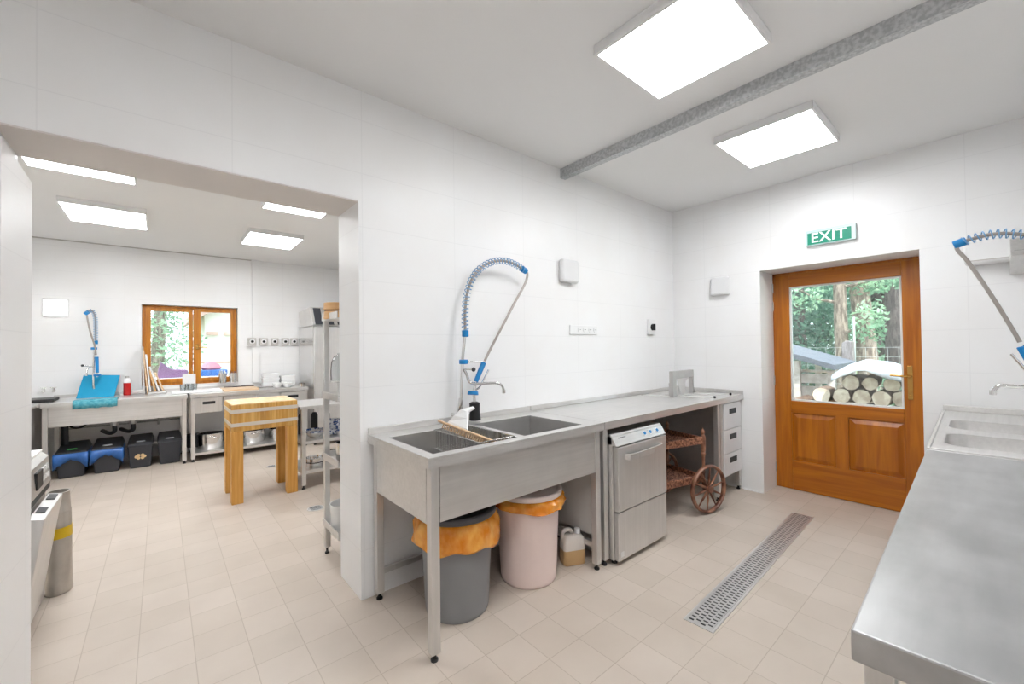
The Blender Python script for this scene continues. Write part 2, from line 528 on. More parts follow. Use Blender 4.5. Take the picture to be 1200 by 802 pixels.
# ------------------------------------------------------------------ room shell
W, T, E, C = 2.277, 0.336, 4.225, 2.808
YB, CB = 7.20, 2.72          # back room wall and ceiling
YR, XL = -0.56, -1.35        # right wall, wall behind the camera
XBL, XBR = -1.78, 2.6        # back room side walls
L, A, S = -0.43, 0.833, 2.192  # opening in the dividing wall

def struct(mb, name, mat, **k):
    return mb.build(name, mat, kind='structure', **k)

struct(MB().box(XL - .3, E + .42, YR - .2, YB + .4, -0.12, 0), 'floor', m_floor)
struct(MB().box(XL - .3, E + .4, YR - .2, W + T - 0.03, C, C + 0.2), 'ceiling_near', m_paint)
struct(MB().box(XBL - .2, XBR + .2, W + T - 0.02, YB + .4, CB, CB + 0.29), 'ceiling_back', m_paint)
# dividing wall with the opening
mw = MB()
mw.box(XL - .3, L - .02, W, W + T, 0, C)
mw.box(A + .0, E, W, W + T, 0, C)
struct(mw, 'wall_divider', m_wallY)
struct(MB().box(L - .02, A, W, W + T, S + .0, C), 'wall_lintel', m_wallY)
struct(MB().box(L - .02, A, W + .004, W + T - .004, S - .006, S), 'trim_1', m_soffit)
# tiled jamb lining with its slanted top on the left side of the opening
struct(MB().hexa([(L - .019, W + .001, 0), (L, W + .001, 0), (L + .020, W + T - .001, 0), (L - .019, W + T - .001, 0), (L - .019, W + .001, 2.14), (L, W + .001, 2.14), (L + .020, W + T - .001, 2.085), (L - .019, W + T - .001, 2.085)]), 'trim_2', m_wallX)
# exit wall with recessed doorway
Dz, dx0, dx1 = 2.05, 1.431, 0.374   # head, left jamb, right jamb
DX = 4.544
struct(MB().box(E, E + .40, dx0, W + T, 0, C), 'wall_exit_side', m_wallX)
struct(MB().box(E, E + .40, YR - .2, dx1, 0, C), 'wall_exit', m_wallX)
struct(MB().box(E, E + .40, dx1, dx0, Dz, C), 'wall_exit_head', m_wallX)
struct(MB().box(XL - .2, E + .4, YR - .2, YR, 0, C), 'wall_right', m_wallY)
struct(MB().box(XL - .2, XL, YR, W, 0, C), 'wall_behind', m_wallX)
# back room
wx0, wx1, wz0, wz1 = -0.186, 0.862, 0.905, 1.995
struct(MB().box(XBL - .2, wx0, YB, YB + .4, 0, CB), 'wall_back_left', m_wallY)
struct(MB().box(wx1, XBR + .2, YB, YB + .4, 0, CB), 'wall_back_right', m_wallY)
struct(MB().box(wx0, wx1, YB, YB + .4, 0, wz0), 'wall_back_below', m_wallY)
struct(MB().box(wx0, wx1, YB, YB + .4, wz1, CB), 'wall_back_head', m_wallY)
struct(MB().box(XBL - .2, XBL, W + T, YB, 0, CB), 'wall_back_side_left', m_wallX)
struct(MB().box(XBR, XBR + .2, W + T, YB, 0, CB), 'wall_back_side_right', m_wallX)
struct(MB().box(1.035, 1.115, YB - .04, YB, 0.9, CB), 'trim_3', m_wallY)
struct(MB().box(XBL, 1.03, YB - .012, YB, CB - .012, CB), 'trim_4', m_panelg)
# threshold strip and skirting lip by the doorway
struct(MB().box(E - .014, E - .001, 1.432, 1.60, 0.0, 0.008), 'trim_5', m_white)

# ------------------------------------------------------------------ ceiling panels, beam
def ceil_light(x0, x1, y0, y1, zc, label, group, th=0.05):
    t = thing('ceiling_light', ((x0 + x1) / 2, (y0 + y1) / 2, zc - th), label, 'ceiling light', group)
    f = 0.012
    MB().plate(x0, x1, y0, y1, zc - th, zc - .0005, [(x0 + f, x1 - f, y0 + f, y1 - f)]).build('light_frame', m_white, t)
    MB().box(x0 + f, x1 - f, y0 + f, y1 - f, zc - th + .003, zc - .01).build('diffuser', m_lamp, t)
    return t
ceil_light(1.58, 2.15, 0.66, 1.23, C, 'large bright square ceiling panel light, nearer one before the galvanised beam', 'ceiling panels by the sink')
ceil_light(2.93, 3.55, 0.69, 1.26, C, 'square ceiling panel light between the galvanised beam and the exit door', 'ceiling panels by the sink')
ceil_light(0.10, 0.70, 0.0, 0.60, C, 'unseen square ceiling panel light added above the camera end of the room', 'ceiling panels by the sink')  # out-of-view panel, added to light the room from the camera end
ceil_light(-0.71, -0.14, 3.75, 4.34, CB, 'back room ceiling light partly hidden by the opening, on the left', 'ceiling panels of the back room')
ceil_light(0.70, 1.22, 3.75, 4.34, CB, 'back room ceiling light partly hidden by the opening, on the right', 'ceiling panels of the back room')
ceil_light(-0.68, -0.10, 5.20, 5.88, CB, 'back room square ceiling light hanging nearest the blue spray tap', 'ceiling panels of the back room')
ceil_light(0.74, 1.29, 5.28, 5.94, CB, 'back room square ceiling light nearest the tall fridge', 'ceiling panels of the back room')

b = MB()
b.box(2.463, 2.469, YR, W, C - .075, C)
b.box(2.469, 2.52, YR, W, C - .075, C - .069)
b.build('ceiling_beam', m_galv, label='galvanised steel channel beam running across the white ceiling', cat='beam')

# ------------------------------------------------------------------ exit door
d = thing('door', (DX, (dx0 + dx1) / 2, 0), 'orange varnished wooden exit door with large glass pane', 'door')
d.name = 'door_1'; ORG['door_1'] = ORG.get('door', d.location.copy())
tag(d, kind='structure')
def xbox(y0, y1, z0, z1, x0=DX, x1=DX + .05): return (x0, x1, y0, y1, z0, z1)
gy0, gy1, gz0, gz1 = 0.510, 1.292, 0.835, 1.909
fr = MB()
fr.box(*xbox(dx1, dx1 + .03, 0, Dz, DX + .01, DX + .07)); fr.box(*xbox(dx0 - .03, dx0, 0, Dz, DX + .01, DX + .07))
fr.box(*xbox(dx1, dx0, Dz - .03, Dz, DX + .01, DX + .07))
fr.build('door_frame', m_door, d, bevel=.003)
MB().box(DX + .054, DX + .075, dx1, dx0, 0, .03).build('added_threshold', m_galv, d)  # unseen sill added behind the door, stops light leaking underneath
st = MB()
st.box(*xbox(dx1 + .018, gy0, 0.004, Dz - .022)); st.box(*xbox(gy1, dx0 - .012, 0.004, Dz - .022))
st.box(*xbox(0.868, 0.957, 0.267, 0.735))
st.build('stile', m_door, d, bevel=.004)
rl = MB()
rl.box(*xbox(gy0, gy1, gz1, Dz - .022)); rl.box(*xbox(gy0, gy1, 0.725, gz0)); rl.box(*xbox(gy0, gy1, 0.004, 0.275))
rl.build('rail', m_doorh, d, bevel=.004)
for (a0, a1) in ((gy0, 0.868), (0.957, gy1)):
    p = MB()
    z0, z1 = 0.275, 0.725
    p.box(DX + .018, DX + .03, a0, a1, z0, z1)
    # raised field
    q = 0.045
    o_ = [(DX + .018, a0 + .012, z0 + .012), (DX + .018, a1 - .012, z0 + .012), (DX + .018, a1 - .012, z1 - .012), (DX + .018, a0 + .012, z1 - .012)]
    i_ = [(DX + .004, a0 + q, z0 + q), (DX + .004, a1 - q, z0 + q), (DX + .004, a1 - q, z1 - q), (DX + .004, a0 + q, z1 - q)]
    vo = [p.v(v) for v in o_]; vi = [p.v(v) for v in i_]
    p.face(vi)
    for k in range(4): p.face([vo[k], vo[(k + 1) % 4], vi[(k + 1) % 4], vi[k]])
    p.build('door_panel', m_door, d)
bd = MB()
for (y0, y1, z0, z1) in ((gy0, gy1, gz0, gz0 + .014), (gy0, gy1, gz1 - .014, gz1), (gy0, gy0 + .014, gz0 + .014, gz1 - .014), (gy1 - .014, gy1, gz0 + .014, gz1 - .014)):
    bd.box(DX + .012, DX + .04, y0, y1, z0, z1)
bd.build('glazing_bead', m_offwhite, d)
MB().box(DX + .022, DX + .028, gy0 + .004, gy1 - .004, gz0 + .004, gz1 - .004).build('glass_pane', m_glass, d)
h = MB(); h.box(DX - .008, DX, 0.455, 0.488, 0.915, 1.185)
h.cyl((DX - .001, 0.471, 0.97), (DX - .014, 0.471, 0.97), .011); h.cyl((DX - .001, 0.471, 0.945), (DX - .012, 0.471, 0.945), .006)
hp = h.build('handle_plate', m_brass, d, bevel=.002)
MB().tube([(DX - .006, .471, 1.10), (DX - .05, .471, 1.10), (DX - .055, .485, 1.101), (DX - .052, .53, 1.105), (DX - .048, .585, 1.108)], [.009, .009, .009, .008, .007]).build('lever', m_brass, hp, smooth=True)
for z in (1.91, 1.735, 1.02, 0.19):
    MB().cyl((DX - .008, dx0 - .006, z - .045), (DX - .008, dx0 - .006, z + .045), .008, seg=12).build('hinge', m_chrome, d, smooth=True)

# ------------------------------------------------------------------ back window
wn = thing('window', ((wx0 + wx1) / 2, YB + .1, wz0), 'orange wooden double window', 'window')
wn.name = 'window_1'; ORG['window_1'] = Vector(wn.location); tag(wn, kind='structure')
fy = YB + .10
def ypt(px_x, z): return px_x
f = MB()
fx0, fx1, fz0, fz1 = wx0 + .002, wx1 - .004, 0.915, wz1 - .004
f.box(fx0, fx0 + .045, fy, fy + .07, fz0, fz1); f.box(fx1 - .045, fx1, fy, fy + .07, fz0, fz1)
f.box(fx0 + .045, fx1 - .045, fy, fy + .07, fz1 - .04, fz1); f.box(fx0 + .045, fx1 - .045, fy, fy + .07, fz0, fz0 + .05)
f.build('window_frame', m_win, wn, bevel=.004)
def sash(x0, x1, px0, px1, z0, z1, pz0, pz1, off):
    s = MB()
    s.box(x0, px0, fy - off, fy + .05, z0, z1); s.box(px1, x1, fy - off, fy + .05, z0, z1)
    s.box(px0, px1, fy - off, fy + .05, pz1, z1); s.box(px0, px1, fy - off, fy + .05, z0, pz0)
    so = s.build('sash', m_win, wn, bevel=.004)
    MB().box(px0 - .005, px1 + .005, fy + .02, fy + .026, pz0 - .005, pz1 + .005).build('glass_pane', m_glass, so)
    return so
sash(-0.150, 0.345, -0.098, 0.300, .95, 1.962, 1.005, 1.918, .012)
s2 = sash(0.350, 0.815, 0.432, 0.782, .95, 1.962, 1.000, 1.925, .02)
hh = MB(); hh.box(0.375, 0.405, fy - .03, fy - .02, 1.40, 1.47)
hh.tube([(0.39, fy - .03, 1.43), (0.39, fy - .055, 1.43), (0.50, fy - .055, 1.425)], .007)
hh.build('window_handle', m_brass, s2)
MB().box(wx0 + .002, wx1 - .002, YB - .0, YB + .1, wz0 - .0, wz0 + .012).build('window_sill', m_white, wn)

# ------------------------------------------------------------------ main sink table (left unit)
ZT = 0.9
yf, yb = 1.590, W - .002          # front edge, wall
def foot(mb, x, y, r=.017):
    mb.cyl((x, y, 0), (x, y, .008), r, seg=14); mb.cyl((x, y, .008), (x, y, .014), r, r * .55, seg=14); mb.cyl((x, y, .014), (x, y, .04), r * .5, seg=10)
def square_leg(parent, x0, y0, z1, s=.04, z0=.035, name='leg', mat=None):
    l = MB(); l.box(x0, x0 + s, y0, y0 + s, z0, z1)
    o = l.build(name, mat or m_steelv, parent, bevel=.003)
    q = MB(); foot(q, x0 + s / 2, y0 + s / 2)
    q.build('foot', m_black, o, smooth=True)
    return o
st = thing('sink_table', (1.48, 1.93, 0), 'stainless steel sink table with two basins, beside the opening', 'sink table')
x0, x1 = 0.873, 2.088
B1 = (0.925, 1.425, 1.645, 2.115); B2 = (1.475, 1.945, 1.645, 2.115)
MB().plate(x0, x1, yf, yb, ZT - .012, ZT, [B1, B2]).build('worktop', m_steel, st, bevel=.002)
nose = MB(); nose.box(x0, x1, yf, yf + .02, ZT - .048, ZT - .0125); nose.box(x0, x0 + .02, yf + .02, yb, ZT - .048, ZT - .0125)
nose.box(x1 - .02, x1, yf + .02, yb, ZT - .048, ZT - .0125)
nose.build('edge_rim', m_steel, st)
sp = MB(); sp.box(x0, x1, yb - .014, yb, ZT, ZT + .034)
sp.build('splash_back', m_steel, st, bevel=.004)
def basin(B, depth, parent, mat=m_steeld, zt=ZT, name='basin'):
    g = 0.0015
    a0, a1, c0, c1 = B[0] + g, B[1] - g, B[2] + g, B[3] - g
    m = MB(); zz = zt - depth; s = .012
    top = [(a0, c0), (a1, c0), (a1, c1), (a0, c1)]
    bot = [(a0 + s, c0 + s), (a1 - s, c0 + s), (a1 - s, c1 - s), (a0 + s, c1 - s)]
    vt = [m.v((*p, zt - .001)) for p in top]; vb = [m.v((*p, zz)) for p in bot]
    m.face(vb)
    for k in range(4): m.face([vt[k], vt[(k + 1) % 4], vb[(k + 1) % 4], vb[k]])
    o = m.build(name, mat, parent)
    sol = o.modifiers.new('s', 'SOLIDIFY'); sol.thickness = .002; sol.offset = -1
    MB().lathe(((B[0] + B[1]) / 2, (B[2] + B[3]) / 2, zz + .003), [(.001, 0.001), (.03, 0.001), (.04, .004), (.042, 0)], 20).build('drain_strainer', m_rod, o, smooth=True)
    return o
basin(B1, .25, st); basin(B2, .25, st)
pn = MB(); pn.box(x0 + .07, x1 - .045, yf + .028, yf + .032, .600, ZT - .048)
pn.build('front_panel', m_steel, st)
pl = MB(); pl.poly([(x0 + .024, yf + .07, .592), (x0 + .024, yb - .06, .592), (x0 + .024, yb - .06, ZT - .048), (x0 + .024, yf + .07, ZT - .048)], (.004, 0, 0))
pl.build('side_panel', m_steel, st)
for (lx, ly) in ((x0 + .022, yf + .022), (x0 + .022, yb - .065), (x1 - .062, yf + .022), (x1 - .062, yb - .065)):
    square_leg(st, lx, ly, ZT - .048, s=.042)
br = MB(); br.box(x0 + .064, x1 - .062, yb - .05, yb - .03, .13, .16)
br.box(x1 - .056, x1 - .026, yf + .064, yb - .065, .13, .16)
br.build('brace', m_steelv, st)
MB().box(x1 - .03, x1 - .026, yf + .064, yb - .065, .19, ZT - .05).build('end_panel', m_panelg, st)

# ------------------------------------------------------------------ worktop table (right unit) with drawers
wt = thing('work_table', (3.15, 1.93, 0), 'long stainless worktop table with three drawers against the exit wall', 'work table')
X0, X1 = 2.094, E - .002
MB().box(X0, X1, yf, yb, ZT - .012, ZT).build('worktop', m_steel, wt, bevel=.002)
nose = MB(); nose.box(X0, X1, yf, yf + .02, ZT - .048, ZT - .0125); nose.box(X0, X0 + .02, yf + .02, yb, ZT - .048, ZT - .0125)
nose.build('edge_rim', m_steel, wt)
sp = MB(); sp.box(X0, X1, yb - .014, yb, ZT, ZT + .034); sp.box(X1 - .014, X1, yf, yb - .014, ZT, ZT + .034)
sp.build('splash_back', m_steel, wt, bevel=.004)
for (lx, ly) in ((X0 + .008, yf + .022), (X0 + .008, yb - .065), (3.715, yf + .022)):
    square_leg(wt, lx, ly, ZT - .048, s=.042)
MB().box(3.757, 3.775, yf + .05, yb - .02, .16, ZT - .048).build('side_panel', m_steeld, wt)
MB().box(2.80, 3.757, yb - .03, yb - .012, .20, ZT - .05).build('back_panel', m_steeld, wt)
dw = MB(); dw.box(3.775, 4.215, yf + .026, yb - .03, .185, ZT - .048)
dwo = dw.build('drawer_cabinet', m_steelv, wt)
zz = [.19, .385, .595, .845]
for k, (z0, z1) in enumerate(((.195, .385), (.395, .600), (.610, .838))):
    dr = MB(); dr.box(3.82, 4.195, yf + .014, yf + .0255, z0, z1)
    dro = dr.build('drawer', m_front, wt, bevel=.002)
    zc = z0 + (z1 - z0) * .68
    MB().box(3.93, 4.075, yf + .010, yf + .0138, zc - .024, zc + .024).build('recessed_handle', m_black, dro, bevel=.002)
square_leg(wt, 4.17, yf + .03, .185, s=.042)
square_leg(wt, 4.17, yb - .08, .185, s=.042)

# ------------------------------------------------------------------ spray taps
def spring(mb, path, r, wire, turns, seg=6):
    path = [Vector(p) for p in path]
    # arc length resample
    ls = [0]
    for a, b_ in zip(path, path[1:]): ls.append(ls[-1] + (b_ - a).length)
    n = turns * 12
    def at(s):
        for i in range(len(ls) - 1):
            if s <= ls[i + 1]:
                u = (s - ls[i]) / (ls[i + 1] - ls[i] + 1e-9)
                return path[i].lerp(path[i + 1], u), (path[i + 1] - path[i]).normalized()
        return path[-1], (path[-1] - path[-2]).normalized()
    up = None; out = []
    for k in range(n + 1):
        p, t = at(ls[-1] * k / n)
        if up is None: up = t.orthogonal().normalized()
        up = (up - t * up.dot(t)).normalized()
        bn = t.cross(up)
        a = 2 * PI * k / 12
        out.append(p + r * (math.cos(a) * up + math.sin(a) * bn))
    mb.tube(out, wire, seg)
    return mb

def spray_tap(label, arc, hose, riser, grip, ring, neck, bell, spout, lever, arm, knob, base, coil=33, cr=.021):
    t = thing('spray_tap', riser[0], label, 'tap')
    MB().tube(base, .012, 12).build('inlet_body', m_chrome, t, smooth=True)
    MB().tube(riser, .0095, 12).build('riser_pipe', m_chrome, t, smooth=True)
    sm = smoothpath(arc, 8)
    spring(MB(), sm, cr, .0027, coil).build('spring', m_spring, t, smooth=True)
    MB().tube(sm, .0085, 10).build('inner_hose', m_hose, t, smooth=True)
    v = (sm[1] - sm[0]).normalized(); c0 = sm[0]
    MB().cyl(c0 - v * .03, c0 + v * .012, .021, seg=18).build('spring_collar', m_blue, t, bevel=.004, smooth=True)
    v = (sm[-1] - sm[-2]).normalized(); c1 = sm[-1]
    MB().cyl(c1 - v * .02, c1 + v * .028, .021, seg=18).build('tip_collar', m_blue, t, bevel=.004, smooth=True)
    MB().tube(smoothpath(hose, 8), .0085, 12).build('spray_hose', m_hose, t, smooth=True)
    MB().cyl(grip[0], grip[1], .017, .015, 16).build('grip', m_blue, t, bevel=.003, smooth=True)
    if ring:
        MB().tube(neck, .009, 12).build('neck', m_chrome, t, smooth=True)
        a = (Vector(neck[-1]) - Vector(neck[0])).normalized()
        MB().cyl(Vector(ring) - a * .012, Vector(ring) + a * .012, .032, .036, 20).build('spray_ring', m_blue, t, bevel=.004, smooth=True)
    if bell:
        MB().tube(bell[0], bell[1], 20).build('spray_bell', m_black, t, smooth=True)
    if spout:
        sp_ = smoothpath(spout, 6)
        so = MB().tube(sp_, .009, 12).build('spout', m_chrome, t, smooth=True)
        MB().cyl(sp_[-1] + Vector((0, 0, .004)), sp_[-1] - Vector((0, 0, .018)), .0125, seg=14).build('aerator', m_chrome, so, smooth=True)
    if lever:
        MB().tube(smoothpath(lever, 5), .0055, 8).build('squeeze_lever', m_chrome, t, smooth=True)
    if arm:
        MB().tube(arm, .0045, 8).build('holder_arm', m_chrome, t, smooth=True)
        MB().cyl(Vector(arm[0]) - Vector((0, 0, .014)), Vector(arm[0]) + Vector((0, 0, .014)), .028, seg=18).build('arm_clamp', m_blue, t, bevel=.004, smooth=True)
    if knob:
        k = MB(); k.cyl(knob[0], knob[1], .006, seg=10); ko = k.build('valve_stem', m_chrome, t, smooth=True)
        MB().sphere(knob[1], .014).build('valve_knob', m_dark, ko, smooth=True)
    return t
Y = 2.17
spray_tap('tall spray tap with blue spring arching over the double sink, by the dishwasher table',
    arc=[(1.457, Y, 1.47), (1.457, Y, 1.601), (1.474, Y, 1.71), (1.514, Y, 1.81), (1.585, Y, 1.889), (1.686, Y, 1.942), (1.788, Y, 1.958), (1.88, Y, 1.946), (1.955, Y, 1.918)],
    hose=[(1.975, Y, 1.915), (1.991, Y, 1.885), (1.966, Y, 1.818), (1.876, Y, 1.69), (1.767, Y, 1.53), (1.656, Y, 1.365), (1.606, Y, 1.285)],
    riser=[(1.412, Y, .90), (1.418, Y, 1.0), (1.432, Y, 1.286), (1.455, Y, 1.46)],
    grip=[(1.598, Y, 1.275), (1.533, Y, 1.155)],
    ring=(1.507, Y - .005, 1.085), neck=[(1.533, Y, 1.155), (1.512, Y - .005, 1.09), (1.515, Y - .01, 1.02)],
    bell=([(1.515, Y - .01, 1.03), (1.515, Y - .01, 1.022), (1.516, Y - .01, .97), (1.518, Y - .01, .915)], [.016, .034, .032, .037]),
    spout=[(1.445, Y, 1.235), (1.462, Y - .005, 1.20), (1.475, Y - .01, 1.16), (1.51, Y - .02, 1.143), (1.60, Y - .03, 1.142), (1.675, Y - .04, 1.138), (1.712, Y - .045, 1.118), (1.725, Y - .045, 1.088)],
    lever=[(1.628, Y - .01, 1.226), (1.585, Y - .01, 1.16), (1.555, Y - .01, 1.118), (1.52, Y - .005, 1.10)],
    arm=[(1.442, Y, 1.284), (1.52, Y - .005, 1.282), (1.605, Y, 1.277)],
    knob=[(1.44, Y, 1.24), (1.496, Y - .03, 1.235)],
    base=[(1.39, Y + .06, .955), (1.405, Y + .01, .95), (1.412, Y, 1.02), (1.417, Y, 1.06)])
# spray tap at the far end of the foreground table, reaching in from the right
X = 3.1
spray_tap('spray tap with blue spring reaching over the small sinks in front of the exit wall',
    arc=[(X, -.40, 1.45), (X, -.40, 1.60), (X, -.37, 1.72), (X, -.28, 1.81), (X, -.16, 1.855), (X, -.079, 1.872), (X, -.02, 1.89), (X, .035, 1.894), (X, .09, 1.884), (X, .122, 1.874)],
    hose=[(X, .140, 1.868), (X, .133, 1.835), (X, .101, 1.775), (X, .036, 1.62), (X, -.021, 1.47), (X, -.058, 1.365)],
    riser=[(X, -.40, .905), (X, -.40, 1.15), (X, -.40, 1.44)],
    grip=[(X, -.062, 1.345), (X, -.105, 1.22)],
    ring=(X, -.125, 1.15), neck=[(X, -.105, 1.22), (X, -.12, 1.16), (X, -.125, 1.09)],
    bell=([(X, -.125, 1.09), (X, -.125, 1.08), (X, -.127, 1.04), (X, -.13, .99)], [.014, .028, .026, .03]),
    spout=[(X, -.40, 1.16), (X, -.30, 1.158), (X, -.15, 1.152), (X, -.02, 1.156), (X, .008, 1.155), (X, .022, 1.142), (X, .029, 1.128)],
    lever=[(X - .02, -.03, 1.31), (X - .02, -.07, 1.24), (X - .015, -.10, 1.19), (X, -.12, 1.16)],
    arm=[(X, -.40, 1.36), (X, -.24, 1.358), (X, -.066, 1.35)],
    knob=[(X, -.40, 1.20), (X - .06, -.40, 1.20)],
    base=[(X + .03, -.43, .95), (X + .01, -.41, .94), (X, -.40, 1.0), (X, -.40, 1.05)], coil=36, cr=.022)
# back room tap
Yb = 7.0
spray_tap('far spray tap with blue spring against the back wall left of the window',
    arc=[(-.592, Yb, 1.50), (-.592, Yb, 1.62), (-.592, Yb, 1.72), (-.597, Yb, 1.80), (-.615, Yb, 1.862), (-.640, Yb, 1.868), (-.664, Yb, 1.845)],
    hose=[(-.667, Yb, 1.82), (-.660, Yb - .01, 1.771), (-.636, Yb - .02, 1.62), (-.600, Yb - .02, 1.46), (-.586, Yb - .02, 1.34)],
    riser=[(-.606, Yb, .845), (-.612, Yb, 1.101), (-.60, Yb, 1.49)],
    grip=[(-.580, Yb - .03, 1.32), (-.575, Yb - .03, 1.13)],
    ring=(-.575, Yb - .03, 1.10), neck=[(-.575, Yb - .03, 1.13), (-.575, Yb - .03, 1.08)], bell=None,
    spout=[(-.612, Yb, 1.20), (-.63, Yb - .04, 1.20), (-.652, Yb - .10, 1.18), (-.658, Yb - .12, 1.12)],
    lever=None, arm=[(-.606, Yb, 1.42), (-.59, Yb - .02, 1.40)],
    knob=[(-.615, Yb, 1.20), (-.70, Yb - .02, 1.22)],
    base=[(-.60, Yb + .1, .90), (-.606, Yb, .90), (-.609, Yb, .98)], coil=22, cr=.02)

# ------------------------------------------------------------------ dish basket, brush in the left basin
bk = thing('wire_basket', (1.36, 1.93, .80), 'small wire basket hung in the left basin under the brush', 'basket')
mb = MB(); bx0, bx1, by0, by1, bz0, bz1 = 1.19, 1.42, 1.66, 2.10, .80, .905
for z, r in ((bz1, .003), (bz0, .0025)):
    mb.tube([(bx0, by0, z), (bx1, by0, z), (bx1, by1, z), (bx0, by1, z), (bx0, by0, z)], r, 6)
mb.build('rim', m_chrome, bk)
mb = MB()
for k in range(1, 10):
    x = bx0 + (bx1 - bx0) * k / 10; mb.tube([(x, by0, bz1), (x, by0, bz0), (x, by1, bz0), (x, by1, bz1)], .0019, 5)
for k in range(1, 18):
    y = by0 + (by1 - by0) * k / 18; mb.tube([(bx0, y, bz1), (bx0, y, bz0), (bx1, y, bz0), (bx1, y, bz1)], .0019, 5)
mb.build('wire_mesh', m_chrome, bk)
MB().box(1.31, 1.37, 1.74, 1.86, .805, .83).build('sponge', plain('yellow_sponge', lin(214, 182, 40), 0.9), label='yellow sponge lying in the wire basket in the left basin', cat='sponge', bevel=.006)
q = Matrix.Translation((1.245, 1.86, .925)) @ Matrix.Rotation(math.radians(-80), 4, 'Z') @ Matrix.Rotation(math.radians(8), 4, 'Y') @ Matrix.Rotation(math.radians(-25), 4, 'X')
br = thing('scrub_brush', (1.285, 1.93, .90), 'dish brush with white flared handle and wooden block on the basin basket', 'brush')
MB(q).box(-.20, .20, -.034, .034, -.006, .007).build('brush_block', m_board, br, bevel=.006)
mb = MB(q)
for i in range(20):
    for j in range(4):
        x, y = -.15 + i * .0158, -.024 + j * .016
        mb.cyl((x, y, -.006), (x, y, -.03), .0035, .004, 5)
mb.build('bristles', m_board, br)
mb = MB()
pr = [(1.335, 2.03, .925), (1.19, 1.945, .925)]
a = [(1.27, 2.06, .93), (1.305, 1.87, .93)]
mb.poly([(1.225, 2.03, .935), (1.245, 1.84, .93), (1.29, 1.90, .975), (1.31, 1.93, 1.005), (1.37, 1.945, 1.022), (1.365, 1.955, 1.030), (1.29, 1.965, 1.015), (1.26, 1.985, .985), (1.24, 2.01, .955)], (-.010, -.006, .010))
mb.build('brush_handle', m_white, br, bevel=.004)

# ------------------------------------------------------------------ bins under the sink
def bin_(name, cx, cy, r0, r1, h, label, mat, rimmat, bagmat, lidmat, bagdrop, handle):
    t = thing(name, (cx, cy, 0), label, 'bin')
    MB().lathe((cx, cy, 0), [(r0 * .97, 0), (r0, .006), (r0 + (r1 - r0) * .03, .02), (r0 + .004, .021), (r1, h), (r1 - .004, h), (r0 - .004, .01), (.001, .01)], 48).build('bin_body', mat, t, smooth=True)
    random.seed(int(cx * 100))
    ph = [random.uniform(0, 6) for _ in range(6)]
    def wob(a, j):
        k = .020 * math.sin(5 * a + ph[0] + j * .4) + .018 * math.sin(11 * a + ph[1] + j) + .014 * math.sin(19 * a + ph[2] - 1.3 * j)
        return k * (0 if j in (0, 7) else 1)
    z1 = h
    def drop(a): return bagdrop * (1 + .15 * math.sin(a - 3.3) + .10 * math.sin(3 * a + ph[3]) + .06 * math.sin(8 * a + ph[4]))
    m = MB(); rings = []
    segs = 110
    for j, (dr, f_) in enumerate([(-.006, -.05), (.008, -.02), (.022, .1), (.034, .3), (.036, .5), (.034, .72), (.038, .88), (.026, 1.0)]):
        rg = []
        for k in range(segs):
            a = 2 * PI * k / segs
            rr = (r1 + dr) * (1 + wob(a, j)); z = z1 - drop(a) * f_
            rg.append(m.v((cx + rr * math.cos(a), cy + rr * math.sin(a), z)))
        rings.append(rg)
    for i in range(len(rings) - 1):
        for k in range(segs): m.face([rings[i][k], rings[i][(k + 1) % segs], rings[i + 1][(k + 1) % segs], rings[i + 1][k]])
    m.build('bin_liner', bagmat, t, smooth=True)
    rl_ = r1 + .014
    MB().lathe((cx, cy, h), [(rl_ - .03, .012), (rl_, .0), (rl_ + .004, .004), (rl_ + .004, .026), (rl_ - .004, .032), (rl_ - .02, .03), (rl_ - .03, .018)], 48).build('rim_ring', rimmat, t, smooth=True)
    MB().lathe((cx, cy, h + .008), [(rl_ - .028, 0), (rl_ - .03, .012), (.001, .016)], 48).build('lid', lidmat, t, smooth=True)
    return t
g = bin_('waste_bin', 1.207, 1.900, .163, .192, .50, 'grey round bin with orange liner and dark rim under the sink', m_grey, m_greyd, m_bag, m_black, .125, True)
hm = MB(); a = math.radians(-18)
c = Vector((1.207 + .181 * math.cos(a), 1.90 + .192 * math.sin(a), .37))
hm.tube([c + Vector((.008, 0, .035)), c + Vector((.016, 0, .03)), c + Vector((.012, 0, -.03)), c + Vector((.004, 0, -.035))], .007, 8)
hm.build('side_clip', m_chrome, g)
bin_('waste_bin', 1.690, 1.865, .163, .188, .50, 'pale pink round bin with orange liner and white lid under the sink', m_pink, m_pinkl, m_bag, m_pinkl, .055, False)

j = thing('jerrycan', (2.045, 1.80, 0), 'small translucent jerrycan half full of amber liquid behind the sink table leg', 'jerrycan')
jm = Matrix.Translation((2.0, 1.79, 0)) @ Matrix.Rotation(math.radians(-25), 4, 'Z')
def rr_prism(mb, hx, hy, rad, levels):
    rings = []
    for z, sc in levels:
        rg = []
        for (sx_, sy_, q0) in ((1, 1, 0), (-1, 1, 1), (-1, -1, 2), (1, -1, 3)):
            for k in range(6):
                a_ = PI / 2 * (q0 + k / 5)
                rg.append(mb.v(((sx_ * (hx - rad) + rad * math.cos(a_)) * sc, (sy_ * (hy - rad) + rad * math.sin(a_)) * sc, z)))
        rings.append(rg)
    for p_, q_ in zip(rings, rings[1:]):
        for i in range(len(p_)): mb.face([p_[i], p_[(i + 1) % len(p_)], q_[(i + 1) % len(p_)], q_[i]])
    mb.face(rings[0][::-1]); mb.face(rings[-1])
    return mb
rr_prism(MB(jm), .073, .048, .02, [(0, .93), (.006, 1), (.092, 1)]).build('liquid', m_liquid, j, smooth=True)
m = rr_prism(MB(jm), .073, .048, .02, [(.0925, 1), (.150, 1), (.165, .94), (.178, .72), (.180, .6)])
